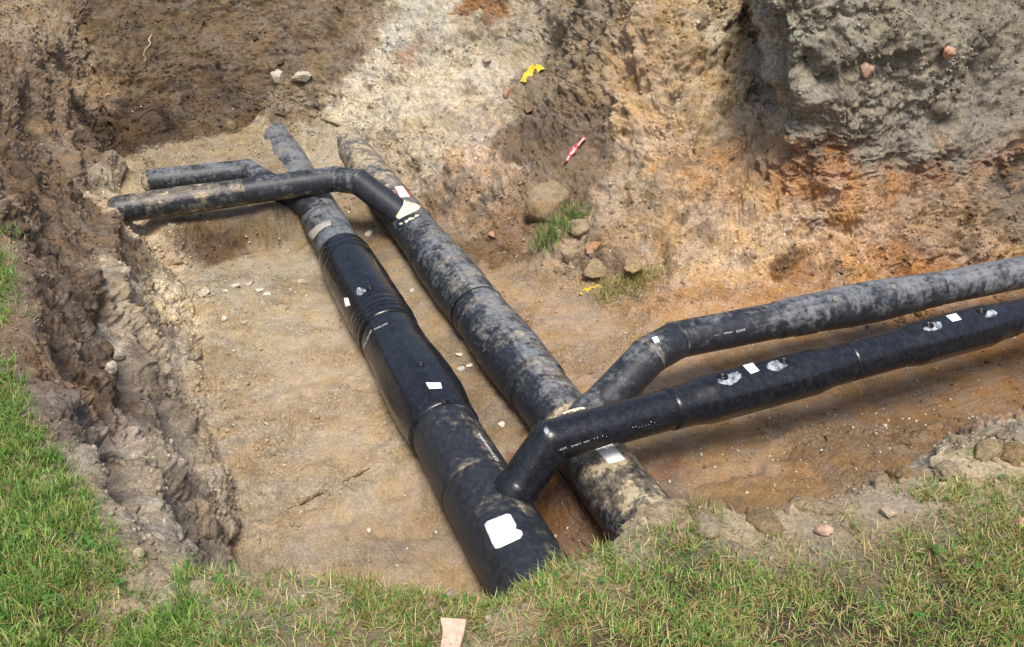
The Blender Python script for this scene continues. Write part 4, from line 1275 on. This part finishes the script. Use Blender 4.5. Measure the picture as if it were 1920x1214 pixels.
rock('brick_fragment', 988, 208, (.09, .06, .05), M_SOIL, 'flat grey brown stone on the slope below the yellow scrap', 'stone', seed=78, col_=(140, 118, 92))
rock('brick_fragment', 925, 441, (.05, .035, .03), M_BRICK, 'orange red chip on the damp soil right of the pipes', 'brick fragment', seed=79)

def ribbon(name, pxs, width, mat, label, cat, crumple=.01, stripes=None, lift=.012):
    """a crumpled strip of film through image points lying on the soil"""
    c = [hit(*p_) for p_ in pxs]
    n = 24
    V_ = []
    m = 8
    pts_ = [a + b * lift for a, b in c]
    for i in range(n + 1):
        t_ = i / n * (len(pts_) - 1); k = min(int(t_), len(pts_) - 2); f = t_ - k
        p_ = pts_[k].lerp(pts_[k + 1], f); nn = c[k][1].lerp(c[k + 1][1], f).normalized()
        d = (pts_[k + 1] - pts_[k]).normalized()
        s = d.cross(nn).normalized()
        ww = width * (.85 + .25 * math.sin(i * .41 + width * 50) + .12 * math.sin(i * 1.1))
        for j in range(m + 1):
            u_ = j / m - .5
            q_ = p_ + s * (u_ * ww) + nn * (crumple * (math.sin(u_ * 7 + i * .33) + .5 * math.sin(i * .8 + u_ * 5) + .25 * math.sin(i * 2.3 + u_ * 11)))
            V_.append(q_)
    me_ = mesh_np(name, np.array([v[:] for v in V_]), grid_faces(n + 1, m + 1))
    o = link(name, me_, mat)
    if stripes:
        me_.materials.append(stripes)
        for pl in me_.polygons:
            i, j = pl.index // m, pl.index % m
            if (j > 2 and j < 6 and i % 9 < 7) or i % 12 == 3: pl.material_index = 1
    sm = o.modifiers.new('t', 'SOLIDIFY'); sm.thickness = .0012
    setp(o, label, cat)
    return o
ribbon('plastic_scrap', [(982, 155), (992, 140), (1004, 128), (1015, 136)], .10, M_YEL, 'crumpled yellow plastic scrap on the brown slope at the top', 'plastic scrap', .014, lift=.03)
ribbon('plastic_scrap', [(1087, 553), (1102, 546), (1122, 537)], .075, M_YEL, 'muddy yellow plastic strip beside the uprooted sod on the floor', 'plastic scrap', .008)
ribbon('barrier_tape', [(1062, 305), (1068, 293), (1078, 279), (1095, 259)], .055, M_RED, 'torn red and white barrier tape on the slope', 'barrier tape', .008, M_TAPEW)

def root_strand(name, pxs, r, mat, label=None, cat=None, parent=None, lift=.02, n=14, wob=.012, at3=None):
    if at3: pts_ = at3
    else:
        pts_ = []
        for p_ in pxs:
            h, nn = hit(*p_); pts_.append(h + nn * lift)
    V_ = []; ns = n
    for i in range(ns + 1):
        t_ = i / ns * (len(pts_) - 1); k = min(int(t_), len(pts_) - 2); f = t_ - k
        p_ = pts_[k].lerp(pts_[k + 1], f)
        d = (pts_[k + 1] - pts_[k]).normalized()
        s = d.orthogonal().normalized(); u_ = d.cross(s)
        p_ = p_ + s * (wob * math.sin(i * 1.7 + r * 999)) + u_ * (wob * math.sin(i * 1.1 + 2))
        rr = r * (1 - .55 * i / ns)
        for j in range(6):
            a = j * math.pi / 3
            V_.append(p_ + s * (rr * math.cos(a)) + u_ * (rr * math.sin(a)))
    V_ = np.array([v[:] for v in V_]); F_ = grid_faces(ns + 1, 6)
    i = np.arange(ns)
    F_ = np.concatenate([F_, np.stack([i*6+5, (i+1)*6+5, (i+1)*6, i*6], -1)])
    if name is None: return V_, F_
    o = link(name, mesh_np(name, V_, F_), mat)
    setp(o, label, cat)
    return o
root_strand('root', [(282, 66), (280, 84), (274, 100), (273, 116)], .009, M_TWIG, 'pale bare root hanging on the dark far bank', 'root')
root_strand('twig', [(294, 612), (332, 610)], .007, M_DTWIG, 'short brown twig lying on the sand by the left bank', 'twig')
root_strand('root', [(895, 8), (915, 15), (930, 30)], .006, M_TWIG, 'thin curved pale root at the top above the sandy slope', 'root')
root_strand('root', [(196, 183), (210, 178), (226, 174)], .007, M_TWIG, 'short pale root poking from the left corner of the far bank', 'root')
# hanging fine roots under the bench
Vs, Fs, b = [], [], 0
for k in range(80):
    x = random.uniform(310, 540); y = 418 + random.uniform(-4, 25) + (540 - x) * 0.02
    h, nn = hit(x, y)
    L_ = random.uniform(.08, .30)
    a = h + nn * .01
    c1 = a + nn * random.uniform(.01, .07) + Vector((random.uniform(-.08, .08), -.02, -L_ * .5))
    c2 = c1 + Vector((random.uniform(-.09, .09), random.uniform(-.05, .03), -L_ * .5))
    v, f = root_strand(None, None, random.uniform(.001, .0025), None, n=10, at3=[a, c1, c2], wob=random.uniform(.002, .012))
    Vs.append(v); Fs.append(f + b); b += len(v)
o = link('fine_roots', mesh_np('fine_roots', np.concatenate(Vs), np.concatenate(Fs)), M_DTWIG)
setp(o, 'tangle of fine brown roots hanging from the cut sand ledge under the left branch', 'roots', kind='stuff')

# ------------------------------------------------------------------ GRASS
def blades(base, nrm, length, width, lean, bend, colr_, nseg=4):
    n = len(base)
    az = rng.uniform(0, 2 * np.pi, n)
    dirh = np.stack([np.cos(az), np.sin(az), np.zeros(n)], -1)
    side = np.stack([-np.sin(az + rng.normal(0, .6, n)), np.cos(az), np.zeros(n)], -1)
    side /= np.linalg.norm(side, axis=1, keepdims=True)
    up = np.array([0, 0, 1.0])[None] * .8 + nrm * .2
    V_ = []
    C_ = []
    pos = base.copy()
    ang = lean.copy()
    for k in range(nseg + 1):
        t = k / nseg
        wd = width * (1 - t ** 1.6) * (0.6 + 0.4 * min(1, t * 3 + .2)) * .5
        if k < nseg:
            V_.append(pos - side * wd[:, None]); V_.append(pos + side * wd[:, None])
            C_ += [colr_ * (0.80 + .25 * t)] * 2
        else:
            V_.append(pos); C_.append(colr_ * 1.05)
        d = up * np.cos(ang)[:, None] + dirh * np.sin(ang)[:, None]
        pos = pos + d * (length / nseg)[:, None]
        ang = ang + bend / nseg
    nv = 2 * nseg + 1
    V_ = np.stack(V_, 1).reshape(-1, 3)
    C_ = np.stack(C_, 1).reshape(-1, 3)
    q_ = []
    for k in range(nseg - 1): q_ += [[2*k, 2*k+1, 2*k+3], [2*k, 2*k+3, 2*k+2]]
    q_.append([2*nseg-2, 2*nseg-1, 2*nseg])
    F_ = (np.array(q_)[None] + (np.arange(n) * nv)[:, None, None]).reshape(-1, 3)
    return V_, F_, C_

GREENS = np.array([lin((122, 158, 66)), lin((100, 144, 58)), lin((146, 176, 92)), lin((86, 130, 62)), lin((152, 164, 84))])
STRAW = np.array([lin((196, 176, 118)), lin((176, 152, 100)), lin((150, 124, 84)), lin((206, 192, 142))])
def gcolor(n, straw, warm=None):
    c = GREENS[rng.integers(0, len(GREENS), n)] * rng.uniform(.65, 1.1, (n, 1))
    s = STRAW[rng.integers(0, len(STRAW), n)] * rng.uniform(.6, 1.0, (n, 1))
    pick = rng.random(n) < straw
    return np.where(pick[:, None], s, c) * 1.18

gx, gy = X2[:, :-1, 0], X2[:, :-1, 1]
gview = ((np.abs(gx) < 0.64 * gy + 0.65) & (gy > 0.55) & (gy < 11)).astype(float)
rimn = sstep(.2, .5, gx) * sstep(-0.25, .35, fbm(X2[:, :-1], 5.0, 3, .6, 88.0))
gm = sstep(0, .2, vq - np.where((gx < -.95), 5.93, np.where(gx > .30, 5.90, 5.74)) - 0.16 * rimn) * (vq < 7.0) * gview * ((gy < 3.6) | (gx < -1.9) & (gy < 6.2) | (gx < -4.3) & (gy > 12))
gpatch = fbm(X2[:, :-1], 2.4, 3, 0.6, 27.0) + 0.5 * fbm(X2[:, :-1], 7.0, 2, 0.6, 47.0)
gpatch = sstep(np.where(gx < -.8, -0.38, -0.10), np.where(gx < -.8, .2, .36), gpatch)
left_g = sstep(-0.5, -1.1, gx)
rightp = sstep(0.1, 0.5, gx) * sstep(1.6, 2.1, gy)
dens = gm * (0.10 + 0.90 * gpatch) * (1 + 0.7 * left_g) * (1 - 0.35 * rightp) * (gx < 8)
dens = dens * np.where(gy > 5, 0.6, 1.0)
p, n_, _c = sample(dens, 8600)          # tufts
per = 13
tb = np.repeat(p, per, 0) + rng.normal(0, .012, (len(p) * per, 3)) * np.array([1, 1, .15])
tn = np.repeat(n_, per, 0)
nn_ = len(tb)
tl_ = np.repeat(rng.uniform(.5, 1.25, len(p)), per)
lf = sstep(-0.2, -1.1, tb[:, 0])
strawp = 0.42 - 0.30 * lf + 0.25 * np.repeat(fbm(p, 1.8, 2, .5, 5.0), per)
V1, F1, C1 = blades(tb, tn, rng.uniform(.018, .050, nn_) * tl_ * (1 + .3 * lf), rng.uniform(.0024, .0056, nn_), np.abs(rng.normal(.35, .35, nn_)), rng.normal(.9, .6, nn_), gcolor(nn_, np.clip(strawp, .04, .8)) * np.repeat(rng.uniform(.62, 1.18, len(p)), per)[:, None])
# flat thatch
p, n_, _c = sample(gm * (0.6 + .4 * gpatch), 60000)
nn_ = len(p)
V2, F2, C2 = blades(p + np.array([0, 0, .005]), n_, rng.uniform(.02, .06, nn_), rng.uniform(.0016, .0036, nn_), rng.uniform(.7, 1.35, nn_), rng.normal(.3, .5, nn_), gcolor(nn_, np.where(p[:, 0] < -.9, .35, .62)) * 1.1)
# short mossy green
p, n_, _c = sample(gm * (.08 + gpatch), 50000)
nn_ = len(p)
V3_, F3, C3 = blades(p, n_, rng.uniform(.012, .032, nn_), rng.uniform(.002, .004, nn_), rng.uniform(.1, 1.2, nn_), rng.normal(.4, .5, nn_), gcolor(nn_, .25), 4)
Va = np.concatenate([V1, V2, V3_]); Fa = np.concatenate([F1, F2 + len(V1), F3 + len(V1) + len(V2)]); Ca = np.concatenate([C1, C2, C3])
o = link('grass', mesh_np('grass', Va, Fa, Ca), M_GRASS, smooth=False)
setp(o, 'short patchy lawn of green and straw coloured blades along the pit rim', 'grass', kind='stuff')

# broad clover leaves
p, n_, _c = sample(gm * (0.4 + left_g), 230)
Vs, Fs, Cs = [], [], []
b = 0
for k in range(len(p)):
    s = random.uniform(.006, .013)
    c0 = np.array(p[k]) + np.array([0, 0, random.uniform(.01, .03)])
    ph = random.uniform(0, 6.28)
    for q_ in range(3):
        a = ph + q_ * 2.09
        cc_ = c0 + np.array([math.cos(a), math.sin(a), 0]) * s
        ring = [cc_ + np.array([math.cos(t_), math.sin(t_), .25 * math.cos(2 * t_)]) * s * (.9 if abs(((t_ - a + math.pi) % (2*math.pi)) - math.pi) > .3 else .75) for t_ in np.linspace(0, 6.28, 12, endpoint=False)]
        Vs.append(np.array([cc_ - np.array([0, 0, s * .2])] + ring))
        Fs.append(np.array([[b, b + 1 + i, b + 1 + (i + 1) % 12] for i in range(12)])); b += 13
        Cs.append(np.tile(lin((92, 132, 62)) * random.uniform(.65, 1.1), (13, 1)))
o = link('clover', mesh_np('clover', np.concatenate(Vs), np.concatenate(Fs), np.concatenate(Cs)), M_GRASS)
setp(o, 'small round clover leaves scattered through the lawn', 'clover', kind='stuff')

def tuft(name, pxlist, n, lmin, lmax, wmin, wmax, spread, straw, label, cat, lean=.45, darkf=1.0, bend=.9):
    bs, ns = [], []
    for (px, py) in pxlist:
        h, nn = hit(px, py)
        k = n // len(pxlist)
        bs.append(np.array(h)[None] + rng.normal(0, spread, (k, 3)) * np.array([1, 1, .3])); ns.append(np.tile(np.array(nn), (k, 1)))
    bs = np.concatenate(bs); ns = np.concatenate(ns)
    m = len(bs)
    v, f, c = blades(bs, ns, rng.uniform(lmin, lmax, m), rng.uniform(wmin, wmax, m), np.abs(rng.normal(lean, .35, m)), rng.normal(bend, .5, m), gcolor(m, straw) * darkf)
    o = link(name, mesh_np(name, v, f, c), M_GRASS, smooth=False)
    setp(o, label, cat)
    return o
tuft('grass_tuft', [(1025, 450), (1045, 440), (1065, 430), (1085, 412), (1050, 425), (1020, 465), (1075, 405)], 420, .08, .24, .005, .010, .06, .08, 'dark green grass tuft growing on the slope under the soil block', 'grass tuft', darkf=.85)
tuft('grass_sod', [(1150, 545), (1175, 535), (1200, 525), (1135, 560), (1190, 550), (1215, 515), (1160, 530)], 2200, .04, .12, .003, .006, .07, .8, 'uprooted dried sod with grey green blades on the pit floor', 'grass sod', .8)
tuft('dry_grass_tuft', [(1298, 956), (1306, 958)], 70, .05, .10, .0015, .003, .012, 1.0, 'upright straw coloured grass tuft on the rim beside the muddy pipe', 'grass tuft', .35, bend=.3)
tuft('dry_grass_tuft', [(1590, 900), (1600, 905)], 26, .04, .09, .0012, .0025, .012, 1.0, 'sparse straw stalks standing on the far side of the right rim', 'grass tuft', .5, bend=.3)
setp(tuft('overhanging_grass', [(4, 440), (8, 500), (14, 560), (24, 600), (4, 470), (10, 530)], 300, .04, .10, .003, .006, .05, .1, 'long green grass hanging over the left lip of the pit', 'grass', .7, bend=1.6), kind='stuff')
